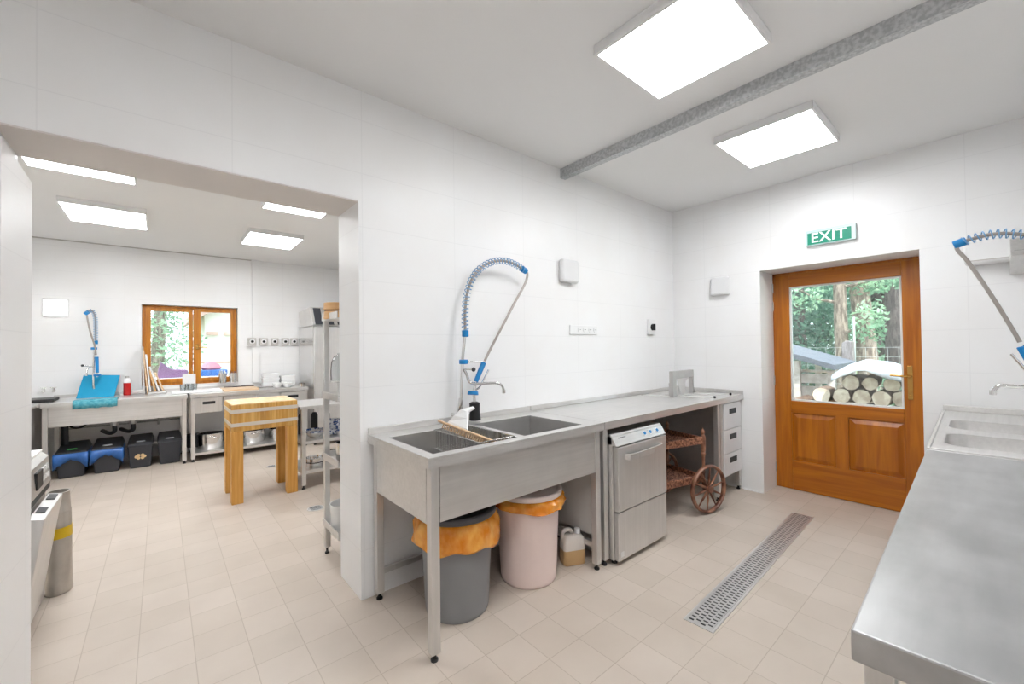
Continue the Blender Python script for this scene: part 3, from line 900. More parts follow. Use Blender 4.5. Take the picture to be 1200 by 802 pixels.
m.tube(smoothpath([(-.066, 0, .150), (-.064, 0, .190), (-.045, 0, .208), (-.015, 0, .205), (.002, 0, .178)], 4), .013, 10)
m.build('container', m_canist, j, smooth=True)
MB(jm).cyl((.035, 0, .17), (.035, 0, .21), .019, seg=16).build('cap', m_white, j, bevel=.003)
MB().lathe((1.935, 2.02, 0), [(.001, .0), (.05, 0), (.06, .02), (.065, .09), (.06, .095), (.056, .03), (.001, .012)], 28).build('plastic_tub', m_canist, smooth=True, label='small round plastic tub on the floor between pink bin and jerrycan', cat='tub')

# ------------------------------------------------------------------ undercounter dishwasher
dwx0, dwx1, dwy = 2.152, 2.735, 1.548
t = thing('dishwasher', (2.43, 1.85, 0), 'undercounter stainless steel dishwasher under the worktop', 'dishwasher')
m = MB(); m.box(dwx0, dwx1, dwy + .035, 2.16, .03, .805); m.build('body', m_steelv, t, bevel=.004)
m = MB(); m.box(dwx0 + .012, dwx1, dwy, dwy + .034, .335, .738); do = m.build('door', m_steelv, t, bevel=.006)
m = MB(); m.box(dwx0 + .012, dwx1, dwy + .004, dwy + .034, .030, .328); m.build('kick_panel', m_steelv, t, bevel=.006)
m = MB(); m.poly([(dwx0, dwy, .745), (dwx0, dwy + .045, .815), (dwx0, dwy + .12, .815), (dwx0, dwy + .12, .745)], (dwx1 - dwx0, 0, 0))
cp = m.build('control_panel', m_steel, t, bevel=.004)
sl = Vector((0, .045, .070)).normalized(); nr = Vector((0, -sl.z, sl.y))
for k, x in enumerate((2.49, 2.56, 2.645)):
    c = Vector((x, dwy, .745)) + sl * .040
    MB().cyl(c - nr * .001, c + nr * .004, .017, seg=18).build('button_ring', m_white, cp, smooth=True)
    MB().cyl(c + nr * .0035, c + nr * .009, .011, seg=18).build('button', m_blue, cp, smooth=True)
q = MB(); c = Vector((2.20, dwy, .745)) + sl * .050
for k in range(6): q.box(2.205 + k * .014, 2.214 + k * .014, c.y - .0012, c.y + .0006, c.z - .004, c.z + .004)
q.build('lettering', m_dark, cp)
m = MB(); pts = [(2.24, dwy + .002, .672), (2.255, dwy - .028, .668), (2.35, dwy - .034, .668), (2.53, dwy - .034, .672), (2.64, dwy - .028, .675), (2.66, dwy + .002, .676)]
for a_, b_ in zip(pts, pts[1:]):
    a_, b_ = Vector(a_), Vector(b_); u = Vector((0, 0, .020)); w_ = Vector((0, .008, 0))
    m.hexa([a_ - u, b_ - u, b_ - u + w_, a_ - u + w_, a_ + u, b_ + u, b_ + u + w_, a_ + u + w_])
m.build('handle', m_steel, do, bevel=.002)
MB().box(2.185, 2.215, dwy + .001, dwy + .0035, .055, .085).build('sticker', m_white, t)
for (x, y) in ((dwx0 + .04, dwy + .06), (dwx1 - .04, dwy + .06), (dwx0 + .04, 2.1), (dwx1 - .04, 2.1)):
    MB().cyl((x, y, 0), (x, y, .031), .018, seg=12).build('foot', m_black, t)

# ------------------------------------------------------------------ wicker cart
cm = Matrix.Translation((3.40, 1.56, 0)) @ Matrix.Rotation(math.radians(-15), 4, 'Z')
t = thing('serving_cart', (3.1, 1.8, 0), 'brown wicker serving cart with spoked wooden wheel under the worktop', 'cart')
Lc, Wc = .60, .42
for z in (.585, .275):
    fm = MB(cm)
    for (a0, a1, b0, b1) in ((-Lc, .0, .035, .065), (-Lc, .0, Wc + .0, Wc + .03), (-Lc, -Lc + .03, .065, Wc), (-.03, 0, .065, Wc)):
        fm.box(a0, a1, b0, b1, z - .03, z + .03)
    so = fm.build('shelf_frame', m_wicker, t, bevel=.008)
    lm = MB(cm)
    for k in range(26):
        x = -Lc + .03 + k * (Lc - .06) / 25; lm.cyl((x, .06, z - .012 + .003 * (k % 2)), (x, Wc + .005, z - .012 + .003 * (k % 2)), .0065, seg=6)
    for k in range(16):
        y = .07 + k * (Wc - .07) / 15; lm.cyl((-Lc + .02, y, z - .008), (-.02, y, z - .008), .0065, seg=6)
    lm.build('shelf_weave', m_wicker, so)
prof = [(.010, .18), (.013, .22), (.011, .30), (.016, .33), (.011, .35), (.013, .46), (.020, .475), (.014, .49), (.019, .50), (.021, .60), (.015, .625), (.010, .635), (.017, .65), (.014, .665), (.005, .675), (.001, .69)]
for (x, y) in ((-.0, .045), (-.0, Wc + .01), (-Lc + .02, .045), (-Lc + .02, Wc + .01)):
    pr = prof if x > -.1 else [(.012, .02), (.015, .10), (.012, .18)] + prof[1:]
    MB(cm).lathe((x, y, 0), pr, 16).build('post', m_dkwood, t, smooth=True)
R_ = .188
for y in (-.0, Wc + .075):
    wm = MB(cm); wm.torus((0, y, .2), R_ - .006, .013, (0, 1, 0), 48, 10, 1.5)
    wo = wm.build('wheel_rim', m_dkwood, t, smooth=True)
    sm_ = MB(cm)
    for k in range(10):
        a = 2 * PI * k / 10 + .2
        sm_.tube([(.025 * math.cos(a), y, .2 + .025 * math.sin(a)), (.09 * math.cos(a), y, .2 + .09 * math.sin(a)), (.13 * math.cos(a), y, .2 + .13 * math.sin(a)), (.18 * math.cos(a), y, .2 + .18 * math.sin(a))], [.006, .0095, .006, .006], 8)
    sm_.build('spoke', m_dkwood, wo, smooth=True)
    MB(cm).cyl((0, y - .03, .2), (0, y + .03, .2), .028, seg=18).build('hub', m_dkwood, wo, bevel=.006, smooth=True)
MB(cm).cyl((0, 0, .2), (0, Wc + .075, .2), .010, seg=10).build('axle', m_dkwood, t)
m = MB(cm); m.torus((-Lc + .02, .045, .022), .016, .006, (0, 1, 0), 16, 6); m.torus((-Lc + .02, Wc + .01, .022), .016, .006, (0, 1, 0), 16, 6)
m.build('caster', m_black, t)

# ------------------------------------------------------------------ fry cutter frame on the worktop
t = thing('vegetable_cutter', (3.70, 1.96, ZT), 'steel lever vegetable cutter standing in the worktop corner', 'kitchen tool')
m = MB()
m.box(3.54, 3.60, 1.925, 1.965, ZT, ZT + .235)
m.box(3.90, 3.93, 1.925, 1.965, ZT, ZT + .235)
m.box(3.60, 3.90, 1.925, 1.965, ZT + .165, ZT + .235)
m.build('frame', m_steeld, t, bevel=.004)
m = MB(); m.poly([(3.62, 1.94, ZT + .165), (3.88, 1.94, ZT + .165), (3.80, 1.94, ZT + .14), (3.78, 1.94, ZT + .01), (3.70, 1.94, ZT + .01), (3.66, 1.94, ZT + .14)], (0, .006, 0))
m.build('press_plate', m_steel, t)
m = MB(); m.poly([(3.935, 1.97, ZT), (3.935, 1.97, ZT + .20), (4.09, 1.99, ZT)], (0, .008, 0)); m.poly([(3.61, 2.0, ZT), (3.61, 2.0, ZT + .12), (3.72, 2.0, ZT)], (0, .008, 0))
m.build('brace_plate', m_steeld, t)
m = MB(); m.box(3.62, 3.88, 1.91, 2.06, ZT, ZT + .012); m.box(3.66, 3.72, 1.95, 1.99, ZT + .012, ZT + .09)
m.build('base_plate', m_steel, t)
m = MB(); m.tube([(3.57, 1.93, ZT + .008), (3.70, 1.63, ZT + .006)], .0035, 8); m.tube([(3.92, 1.93, ZT + .008), (4.03, 1.63, ZT + .006)], .0035, 8)
m.tube([(3.42, 2.18, ZT + .008), (3.57, 1.93, ZT + .008), (3.92, 1.93, ZT + .008)], .0035, 8)
m.build('guide_rail', m_steeld, t, smooth=True)
m = MB(); m.sphere((3.70, 1.63, ZT + .012), .012, 10, 6); m.sphere((4.03, 1.63, ZT + .012), .012, 10, 6)
m.build('end_stop', m_black, t, smooth=True)

# ------------------------------------------------------------------ wall fittings near room
def rbox(x0, x1, y0, y1, z0, z1, name, mat, bevel, **k):
    return MB().box(x0, x1, y0, y1, z0, z1).build(name, mat, bevel=bevel, bseg=4, smooth=True, **k)
rbox(2.42, 2.625, W - .055, W - .001, 1.885, 2.075, 'wall_box', m_wbox, .025, label='white rounded wall box on the tiles right of the spray tap', cat='wall box')
rbox(E - .055, E - .001, 1.685, 1.868, 1.855, 2.035, 'wall_box', m_wbox, .025, label='white rounded wall box between the room corner and exit door', cat='wall box')
t = thing('socket_strip', (2.72, W, 1.51), 'white strip of four sockets on the tiled wall above worktop', 'socket')
MB().box(2.545, 2.895, W - .012, W - .001, 1.472, 1.548).build('cover_plate', m_white, t, bevel=.003)
for k in range(4):
    x = 2.66 + k * .068
    c = MB().cyl((x, W - .0125, 1.512), (x, W - .0155, 1.512), .024, seg=20).build('socket_face', m_white, t, smooth=True)
    m = MB(); m.cyl((x - .008, W - .0155, 1.512), (x - .008, W - .0165, 1.512), .003, seg=8); m.cyl((x + .008, W - .0155, 1.512), (x + .008, W - .0165, 1.512), .003, seg=8)
    m.build('pin_hole', m_rod, c)
t = thing('rotary_switch', (3.745, W, 1.55), 'white isolator switch with black knob on the wall near the corner', 'switch')
MB().box(3.69, 3.80, W - .03, W - .001, 1.48, 1.635).build('housing', m_white, t, bevel=.006)
m = MB(); m.cyl((3.745, W - .03, 1.555), (3.745, W - .045, 1.555), .034, .03, 20); m.box(3.737, 3.753, W - .062, W - .045, 1.523, 1.587)
m.build('knob', m_black, t, bevel=.002)

# exit sign
t = thing('exit_sign', (E - .02, .895, 2.26), 'green illuminated EXIT sign above the wooden door', 'sign')
ey0, ey1, ez0, ez1 = .725, 1.058, 2.197, 2.325
MB().box(E - .035, E - .001, ey0, ey1, ez0, ez1).build('sign_body', m_acry, t, bevel=.003)
MB().box(E - .038, E - .0355, ey0 + .028, ey1 - .012, ez0 + .008, ez1 - .022).build('sign_face', m_green, t)
cu = bpy.data.curves.new('t', 'FONT'); cu.body = 'EXIT'; cu.size = .112; cu.extrude = .0008; cu.offset = .0015; cu.space_character = 1.05
cu.align_x = 'CENTER'; cu.align_y = 'CENTER'
co = bpy.data.objects.new('t', cu); COL.objects.link(co)
bpy.context.view_layer.update()
me = bpy.data.meshes.new_from_object(co.evaluated_get(bpy.context.evaluated_depsgraph_get()))
bpy.data.objects.remove(co)
me.transform(Matrix.Translation((E - .0395, (ey0 + ey1) / 2 + .012, (ez0 + ez1) / 2 - .006)) @ Matrix(((0, 0, -1, 0), (-1.0, 0, 0, 0), (0, 1, 0, 0), (0, 0, 0, 1))) @ Matrix.Diagonal((1.0, 1.0, 1, 1)))
m = MB(); m.bm.from_mesh(me); m.build('lettering', m_exitw, t)

# heater-like white box and steel wall shelf on the exit wall, right of the door
t = thing('wall_unit', (E - .05, .05, 1.87), 'white wall-mounted box on the exit wall right of the door', 'wall box')
m = MB(); m.box(E - .10, E - .001, -.10, .15, 1.885, 2.05); m.build('casing', m_white, t, bevel=.02, bseg=3)
MB().box(E - .103, E - .1005, -.09, .14, 1.905, 1.911).build('seam', m_panelg, t)
t = thing('wall_shelf', (3.95, -.35, 1.8), 'stainless steel shelf hood beside the white box at right', 'shelf')
m = MB(); m.poly([(3.76, -.045, 1.865), (4.224, -.045, 1.80), (4.224, -.045, 1.985), (3.90, -.045, 1.985)], (0, -.50, 0))
m.build('hood_body', m_steel, t, bevel=.003)
m = MB(); m.box(3.80, 3.81, -.53, -.06, 1.865, 1.90); m.build('front_slot', m_dark, t)

# ------------------------------------------------------------------ floor drain channel
dm = Matrix.Translation((2.96, 1.015, 0)) @ Matrix.Rotation(.036, 4, 'Z')
t = thing('floor_drain', (2.96, 1.015, 0), 'long slotted stainless drain grate let into the floor', 'drain')
m = MB(dm); LD, WD = .965, .073
m.box(-LD, LD, -WD, -WD + .012, 0, .004); m.box(-LD, LD, WD - .012, WD, 0, .004); m.box(-LD, -LD + .02, -WD + .012, WD - .012, 0, .004); m.box(LD - .02, LD, -WD + .012, WD - .012, 0, .004)
m.build('grate_frame', m_steel, t)
m = MB(dm); m.box(-LD + .02, LD - .02, -WD + .012, WD - .012, .0005, .0012); m.build('channel', m_rod, t)
m = MB(dm)
xs_ = -LD + .03
n = 64; pitch = (2 * LD - .06) / n
for r_ in range(4):
    y0 = -WD + .018 + r_ * .0285
    m.box(-LD + .02, LD - .02, y0 - .004, y0 + .001, .0012, .0032)
m.box(-LD + .02, LD - .02, WD - .018, WD - .012, .0012, .0032)
for k in range(n + 1):
    for r_ in range(4):
        y0 = -WD + .019 + r_ * .0285
        x = xs_ + k * pitch + (pitch / 2 if r_ % 2 else 0)
        m.box(x - pitch * .30, x + pitch * .30, y0, y0 + .0235, .0012, .003)
m.build('grate', m_steel, t)

# ------------------------------------------------------------------ foreground table, right
rm = Matrix.Translation((0.866, 0.169, 0)) @ Matrix.Rotation(0.030, 4, 'Z')
t = thing('prep_table', (2.4, -.1, 0), 'long stainless worktop in the right foreground with small sinks at its far end', 'table')
LT, DT = 3.24, .60
SX = 1.70
m = MB(rm); m.box(0, SX, -DT, 0, ZT - .052, ZT)
m.build('worktop', m_steelr, t, bevel=.004)
K1 = (1.86, 2.235, -.44, -.045); K2 = (2.40, 2.78, -.44, -.045)
m = MB(rm); m.plate(SX + .002, LT, -DT, 0, ZT - .012, ZT + .002, [K1, K2]); m.build('sink_top', m_steel, t, bevel=.003)
m = MB(rm); m.box(SX + .002, LT - .05, -.012, -.0, ZT + .0025, ZT + .012); m.box(SX + .002, SX + .016, -DT, -.012, ZT + .0025, ZT + .010)
m.box(SX + .002, LT, -.02, 0, ZT - .06, ZT - .0125)
m.build('raised_rim', m_steel, t, bevel=.003)
m = MB(rm); m.box(LT - .018, LT, -DT, 0, ZT + .0025, ZT + .04); m.build('splash_back', m_steel, t, bevel=.003)
def rbasin(Bk, depth):
    m = MB(rm); n_ = 8; r0 = .07
    def ring(ins, z, r):
        a0, a1, c0, c1 = Bk[0] + ins, Bk[1] - ins, Bk[2] + ins, Bk[3] - ins
        out = []
        for (cx, cy, s0) in ((a1 - r, c1 - r, 0), (a0 + r, c1 - r, 1), (a0 + r, c0 + r, 2), (a1 - r, c0 + r, 3)):
            for k in range(n_ + 1):
                a = PI / 2 * (s0 + k / n_); out.append(m.v((cx + r * math.cos(a), cy + r * math.sin(a), z)))
        return out
    # lip ring square->rounded
    a = ring(.0, ZT + .0022, .002); b_ = ring(.002, ZT + .0022, r0); c_ = ring(.012, ZT - depth + .03, r0); d_ = ring(.04, ZT - depth, r0)
    for p_, q_ in ((a, b_), (b_, c_), (c_, d_)):
        k_ = len(p_)
        for i in range(k_): m.face([p_[i], p_[(i + 1) % k_], q_[(i + 1) % k_], q_[i]])
    m.face(d_)
    o = m.build('basin', m_steel, t, smooth=True)
    return o
rbasin(K1, .16); rbasin(K2, .16)
for (lx, ly) in ((.016, -.052), (.016, -DT + .02), (SX + .05, -.075), (LT - .09, -.075), (LT - .09, -DT + .02)):
    l = MB(rm); l.box(lx, lx + .038, ly, ly + .038, .035, ZT - (.012 if lx > SX else .053)); lo = l.build('leg', m_steelv, t, bevel=.003)
    fm = MB(rm); foot(fm, lx + .019, ly + .019); fm.build('foot', m_black, lo, smooth=True)
m = MB(rm); m.box(.08, LT - .1, -DT + .03, -.05, .25, .28); m.build('lower_shelf', m_steel, t, bevel=.002)

# ================================================================== BACK ROOM
ZB = 0.84
yF, yR = 6.45, YB - .002
def ftable(label, x0, x1, name='sink_table'):
    t = thing(name, ((x0 + x1) / 2, 6.8, 0), label, 'table')
    m = MB(); m.box(x0, x1, yF, yR, ZB - .012, ZB)
    m.build('worktop', m_steel, t, bevel=.002)
    m = MB(); m.box(x0, x1, yF, yF + .02, ZB - .045, ZB - .0125); m.box(x0, x0 + .02, yF + .02, yR, ZB - .045, ZB - .0125); m.box(x1 - .02, x1, yF + .02, yR, ZB - .045, ZB - .0125)
    m.build('edge_rim', m_steel, t)
    m = MB(); m.box(x0, x1, yR - .014, yR, ZB, ZB + .035); m.build('splash_back', m_steel, t, bevel=.003)
    for lx in (x0 + .01, x1 - .052):
        for ly in (yF + .022, yR - .07): square_leg(t, lx, ly, ZB - .045, s=.042)
    return t
t = ftable('back room stainless sink table with deep front panel, left of the drawer table', -.955, .252)
m = MB(); m.box(-.90, .20, yF + .022, yF + .026, .585, ZB - .045); m.build('front_panel', m_steel, t)
m = MB(); m.box(-.945, .24, yR - .1, yR - .08, .18, .21); m.build('brace', m_steelv, t)
for x in (-.42, -.255):
    m = MB(); m.cyl((x, 6.85, .50), (x, 6.85, .62), .034, seg=18); tr = m.build('drain_trap', m_white, t, smooth=True)
    m = MB(); m.tube(smoothpath([(x, 6.85, .50), (x, 6.86, .43), (x - .05, 6.95, .40), (x - .12, 7.08, .42)], 5), .022, 10); m.build('waste_hose', m_dark, tr, smooth=True)
m = MB(); m.tube([(-.85, 7.16, .47), (.22, 7.16, .47)], .009, 8); m.tube([(-.02, 7.15, .53), (-.02, 7.15, .42)], .012, 8)
m.build('wall_pipe', m_galv, t, smooth=True)
m = MB(); m.tube(smoothpath([(-.82, 7.0, .72), (-.80, 7.0, .52), (-.70, 7.02, .50), (-.60, 7.05, .62), (-.58, 7.1, .74)], 6), .011, 8); m.build('supply_hose', m_dark, t, smooth=True)
m = MB(); m.cyl((-.83, 6.9, .05), (-.83, 6.9, .62), .03, seg=14); m.build('stand_pipe', m_dark, t, smooth=True)

t = ftable('back room stainless table with drawers and pot shelf under the window', .275, 1.625, 'drawer_table')
for (a, b_) in ((.325, .605), (.99, 1.25), (1.27, 1.58)):
    m = MB(); m.box(a, b_, yF + .012, yF + .03, .60, ZB - .055); dr = m.build('drawer', m_steelv, t, bevel=.003)
    c = (a + b_) / 2
    MB().box(c - .065, c + .065, yF + .008, yF + .0118, .705, .74).build('recessed_handle', m_black, dr, bevel=.002)
m = MB(); m.box(.62, .975, yF + .016, yF + .03, .60, ZB - .055); m.build('front_panel', m_steelv, t, bevel=.002)
m = MB(); m.box(.29, 1.61, yF + .03, yR - .03, .075, .105); m.build('lower_shelf', m_steel, t, bevel=.002)

t = thing('corner_table', (-1.36, 6.2, 0), 'stainless table along the left wall of the back room, in the corner', 'table')
m = MB(); m.box(-1.76, -.975, 5.2, 6.44, ZB - .03, ZB); m.box(-1.76, -.96, 6.44, yR, ZB - .03, ZB); m.build('worktop', m_steel, t, bevel=.002)
m = MB(); m.box(-1.02, -1.0, 5.6, 6.9, .12, ZB - .035); m.build('side_panel', m_steeld, t)
for (x, y) in ((-1.03, 5.24), (-1.72, 5.24), (-1.72, 7.1), (-1.03, 7.1)): square_leg(t, x, y, ZB - .03, s=.042)

# storage bins below the back sink table
def low_bin(x0, x1, label, bag, badge):
    t = thing('storage_bin', ((x0 + x1) / 2, 6.75, 0), label, 'bin', None)
    y0 = 6.60
    m = MB(); xm = (x0 + x1) / 2
    m.hexa([(x0 + .03, y0 + .02, 0), (x1 - .03, y0 + .02, 0), (x1 - .03, y0 + .38, 0), (x0 + .03, y0 + .38, 0), (x0 + .008, y0, .27), (x1 - .008, y0, .27), (x1 - .008, y0 + .42, .27), (x0 + .008, y0 + .42, .27)])
    m.build('bin_body', m_dark, t, bevel=.018, bseg=3)
    m = MB(); m.hexa([(x0, y0 - .008, .268), (x1, y0 - .008, .268), (x1, y0 + .43, .268), (x0, y0 + .43, .268), (x0 + .015, y0 + .01, .29), (x1 - .015, y0 + .01, .29), (x1 - .02, y0 + .41, .345), (x0 + .02, y0 + .41, .345)])
    lid = m.build('lid', m_dark, t, bevel=.01)
    m = MB(); m.lathe((xm, y0 + .08, .300), [(.001, .008), (.03, .008), (.032, 0)], 20, 1.3, .8); m.build('lid_mark', badge, lid)
    if bag:
        m = MB(); n = 14; rows = []
        random.seed(int(1000 + x0 * 100))
        for i in range(n + 1):
            u = i / n; x = x0 - .004 + (x1 - x0 + .008) * u
            dpt = .07 + .10 * abs(2 * u - 1) ** 1.5 + random.uniform(-.012, .012)
            rows.append([m.v((x, y0 - .012 - .008 * (random.random()), .272)), m.v((x, y0 - .022 - .008 * random.random(), .272 - dpt * .5)), m.v((x, y0 - .012, .272 - dpt))])
        for i in range(n):
            for k in range(2): m.face([rows[i][k], rows[i + 1][k], rows[i + 1][k + 1], rows[i][k + 1]])
        o = m.build('blue_liner', m_bagb, t, smooth=True)
        s_ = o.modifiers.new('s', 'SOLIDIFY'); s_.thickness = .003
        m = MB(); m.box(x0 - .006, x0 + .001, y0 + .01, y0 + .36, .12, .272); m.box(x1 - .001, x1 + .006, y0 + .01, y0 + .36, .14, .272); m.build('liner_side', m_bagb, t, bevel=.002)
    return t
m_gmark = plain('green_lid_mark', lin(90, 190, 110), .4)
m_wmark = plain('pale_lid_mark', lin(210, 214, 220), .4)
low_bin(-.88, -.62, 'dark storage bin in blue liner with green lid mark under the back sink', True, m_gmark)
low_bin(-.60, -.335, 'dark storage bin in blue liner, second from the left under the back sink', True, m_wmark)
t = low_bin(-.305, -.06, 'dark storage bin with flower sticker on its front under the back sink', False, m_wmark)
m = MB()
for k in range(6):
    a = 2 * PI * k / 6
    m.cyl((-.182 + .036 * math.cos(a), 6.606, .135 + .018 * math.sin(a)), (-.182 + .036 * math.cos(a), 6.600, .135 + .018 * math.sin(a)), .017, seg=12)
m.build('flower_sticker', plain('cream_sticker', lin(226, 196, 150), .5), t)
low_bin(-.035, .21, 'plain dark storage bin nearest the table leg under the back sink', False, m_wmark)

# pots on the shelf
def pot(cx, cy, z, r, h, label, name='cooking_pot'):
    t = thing(name, (cx, cy, z), label, 'pot', None)
    MB().lathe((cx, cy, z), [(.001, .002), (r * .96, 0), (r, .01), (r, h), (r + .006, h + .002), (r + .004, h + .007), (r - .004, h), (r - .006, .012), (.001, .01)], 36).build('pot_body', m_chrome, t, smooth=True)
    m = MB()
    for s_ in (-1, 1):
        m.tube(smoothpath([(cx + s_ * .04, cy - r, z + h * .8), (cx + s_ * .04, cy - r - .03, z + h * .82), (cx + s_ * .04 - s_ * .08, cy - r - .03, z + h * .82), (cx + s_ * .04 - s_ * .08, cy - r, z + h * .8)], 3), .005, 6) if s_ == 1 else m.tube(smoothpath([(cx - .04, cy + r, z + h * .8), (cx - .04, cy + r + .03, z + h * .82), (cx + .04, cy + r + .03, z + h * .82), (cx + .04, cy + r, z + h * .8)], 3), .005, 6)
    m.build('handle', m_chrome, t, smooth=True)
    return t
pot(.51, 6.74, .105, .145, .19, 'large steel cooking pot on the shelf under the first drawer')
pot(.98, 6.76, .105, .14, .16, 'steel cooking pot on the shelf seen between the butcher block legs')
t = pot(1.30, 6.80, .105, .12, .14, 'small steel cooking pot on the right end of the pot shelf')
MB().lathe((.36, 6.98, .105), [(.001, 0), (.10, 0), (.12, .16), (.115, .16), (.095, .008), (.001, .008)], 24).build('dark_bucket', m_dark, smooth=True, label='dark bucket behind the large pot on the back shelf', cat='bucket')

# items on back counters
m = MB(); m.hexa([(-.745, 6.90, ZB + .001), (-.425, 6.90, ZB + .001), (-.425, 6.915, ZB + .001), (-.745, 6.915, ZB + .001), (-.705, 7.13, 1.105), (-.385, 7.13, 1.085), (-.385, 7.145, 1.085), (-.705, 7.145, 1.105)])
m.build('cutting_board', m_teal, bevel=.003, label='large teal blue cutting board leaning on the wall behind the far tap', cat='cutting board')
m = MB(); n = 16; random.seed(3); prev = None
for i in range(n + 1):
    x = -.72 + .35 * i / n; wv = .004 * math.sin(i * 1.3)
    col = [m.v((x, 6.60 + wv, ZB + .006)), m.v((x, 6.50, ZB + .008 + abs(wv))), m.v((x, yF - .004, ZB + .006)), m.v((x, yF - .010 - abs(wv), ZB - .02)), m.v((x + .004 * math.sin(i), yF - .011 - abs(wv) * 2, ZB - .075 + wv))]
    if prev:
        for k in range(4): m.face([prev[k], col[k], col[k + 1], prev[k + 1]])
    prev = col
o = m.build('dish_cloth', m_towel, smooth=True, label='pale blue cloth draped over the front edge of the back sink table', cat='cloth')
s_ = o.modifiers.new('s', 'SOLIDIFY'); s_.thickness = .005; s_.offset = 1
t = thing('bottle', (-.315, 7.0, ZB), 'small white bottle with red lower half left of the window', 'bottle')
MB().lathe((-.315, 7.0, ZB), [(.001, 0), (.034, 0), (.036, .01), (.036, .15), (.001, .15)], 20).build('red_label', m_red, t, smooth=True)
MB().lathe((-.315, 7.0, ZB), [(.001, .151), (.036, .151), (.036, .185), (.02, .205), (.018, .21), (.001, .21)], 20).build('bottle_top', m_white, t, smooth=True)
MB().lathe((-.315, 7.0, ZB), [(.001, .2105), (.019, .2105), (.019, .235), (.001, .235)], 16).build('cap', m_panelg, t, smooth=True)
for k, (x, w_, hh_, dx_, mt) in enumerate(((-.165, .016, .60, -.02, m_panelg), (-.130, .014, .55, -.045, m_board), (-.105, .016, .50, -.045, m_white), (-.055, .020, .30, -.06, m_bamb), (-.015, .016, .34, -.10, m_white), (.03, .016, .26, -.09, m_board))):
    m = MB(); y0_ = 6.98; m.hexa([(x, y0_, ZB + .001), (x + w_, y0_, ZB + .001), (x + w_, y0_ + .19, ZB + .001), (x, y0_ + .19, ZB + .001), (x + dx_, y0_, ZB + hh_), (x + dx_ + w_, y0_, ZB + hh_), (x + dx_ + w_, y0_ + .19, ZB + hh_), (x + dx_, y0_ + .19, ZB + hh_)])
    m.build('serving_board', mt, bevel=.002, label=['tall grey board, leftmost of the boards leaning by the window', 'tall pale wooden board, second from left of those leaning by the window',
        'tall white board in the row leaning beside the window', 'short bamboo board in the middle of the leaning row by the window', 'short white board near the right end of the leaning row', 'shortest pale wooden board, rightmost of the leaning row'][k], cat='board')
m = MB(); m.box(.225, .365, 7.12, 7.126, wz0 + .014, 1.065); m.build('white_card', m_white, label='small white card propped against the window frame', cat='card')
def glass_(x, y, z, k):
    MB().lathe((x, y, z), [(.001, 0), (.026, 0), (.034, .08), (.031, .08), (.024, .006), (.001, .006)], 16).build('drinking_glass', m_glass2, smooth=True, label=['front left', 'front right', 'rear left', 'rear right'][k] + ' drinking glass of the cluster below the white card', cat='glass', group='glasses below the window')
m_glass2 = glassy('drinking_glass_clear', (0.86, 0.89, 0.9, 1), 0.18)
for k, (x, y) in enumerate(((.22, 6.86), (.30, 6.84), (.26, 6.93), (.34, 6.91))): glass_(x, y, ZB + .025, k)
m = MB(); m.box(.10, .62, 6.62, 6.98, ZB + .001, ZB + .024); m.build('white_tray', m_white, bevel=.008, label='wide white tray lying on the counter below the window', cat='tray')
m = MB(); m.box(-.12, .06, 6.80, 6.95, ZB + .001, ZB + .03); m.build('grey_tray', m_steeld, bevel=.008, label='small grey tray at the foot of the leaning boards', cat='tray')
def can(x, label, mc):
    t = thing('utensil_can', (x, 7.13, wz0 + .013), label, 'can')
    z = wz0 + .0135
    MB().lathe((x, 7.13, z), [(.001, .003), (.046, 0), (.047, .135), (.043, .135), (.042, .006), (.001, .006)], 24).build('can_body', m_chrome, t, smooth=True)
    m = MB(); random.seed(int(x * 100))
    for k in range(7):
        a = 2 * PI * k / 7
        m.cyl((x + .02 * math.cos(a), 7.13 + .02 * math.sin(a), z + .01), (x + .036 * math.cos(a), 7.13 + .036 * math.sin(a), z + .15 + .03 * random.random()), .006, .008, 6)
    m.build('utensils', mc, t)
can(.67, 'steel can of pale utensils on the sill, left of the pair', m_offwhite)
can(.79, 'steel can of dark utensils on the sill, right of the pair', m_dkwood)
m = MB(); m.box(.62, 1.02, 6.50, 6.95, ZB + .001, ZB + .026); m.build('cutting_board', m_board, bevel=.004, label='pale wooden cutting board lying on the back drawer table', cat='cutting board')
for k in range(3):
    m = MB(); x = .66 + k * .10
    m.tube([(x, 6.90, ZB + .034), (x + .15, 6.86, ZB + .034)], .006, 6)
    m.build('kitchen_knife', m_dark, label=['leftmost', 'middle', 'rightmost'][k] + ' dark knife lying on the far edge of the pale board', cat='knife', group='knives on the pale board')
def stack(cx, cy, z, wx, wy, h, n, mat, name, label, cat):
    for k in range(n):
        m = MB(); zz_ = z + k * (h + .001)
        m.hexa([(cx - wx * .44, cy - wy * .44, zz_), (cx + wx * .44, cy - wy * .44, zz_), (cx + wx * .44, cy + wy * .44, zz_), (cx - wx * .44, cy + wy * .44, zz_),
                (cx - wx / 2, cy - wy / 2, zz_ + h), (cx + wx / 2, cy - wy / 2, zz_ + h), (cx + wx / 2, cy + wy / 2, zz_ + h), (cx - wx / 2, cy + wy / 2, zz_ + h)])
        m.build(name, mat, bevel=.006, label=((['lower ', 'upper '] if n == 2 else ['bottom ', 'middle ', 'top '])[k] if n > 1 else '') + label, cat=cat, group='containers and trays by the fridge')
stack(1.24, 7.02, ZB + .001, .22, .20, .062, 3, m_white, 'food_container', 'white lidded container in the rear stack by the fridge', 'container')
stack(1.46, 7.00, ZB + .001, .20, .20, .075, 2, m_china, 'food_container', 'white square container in the stack touching the fridge', 'container')
stack(1.40, 6.74, ZB + .001, .16, .14, .060, 1, m_white, 'food_container', 'small white container in front of the stacks', 'container')
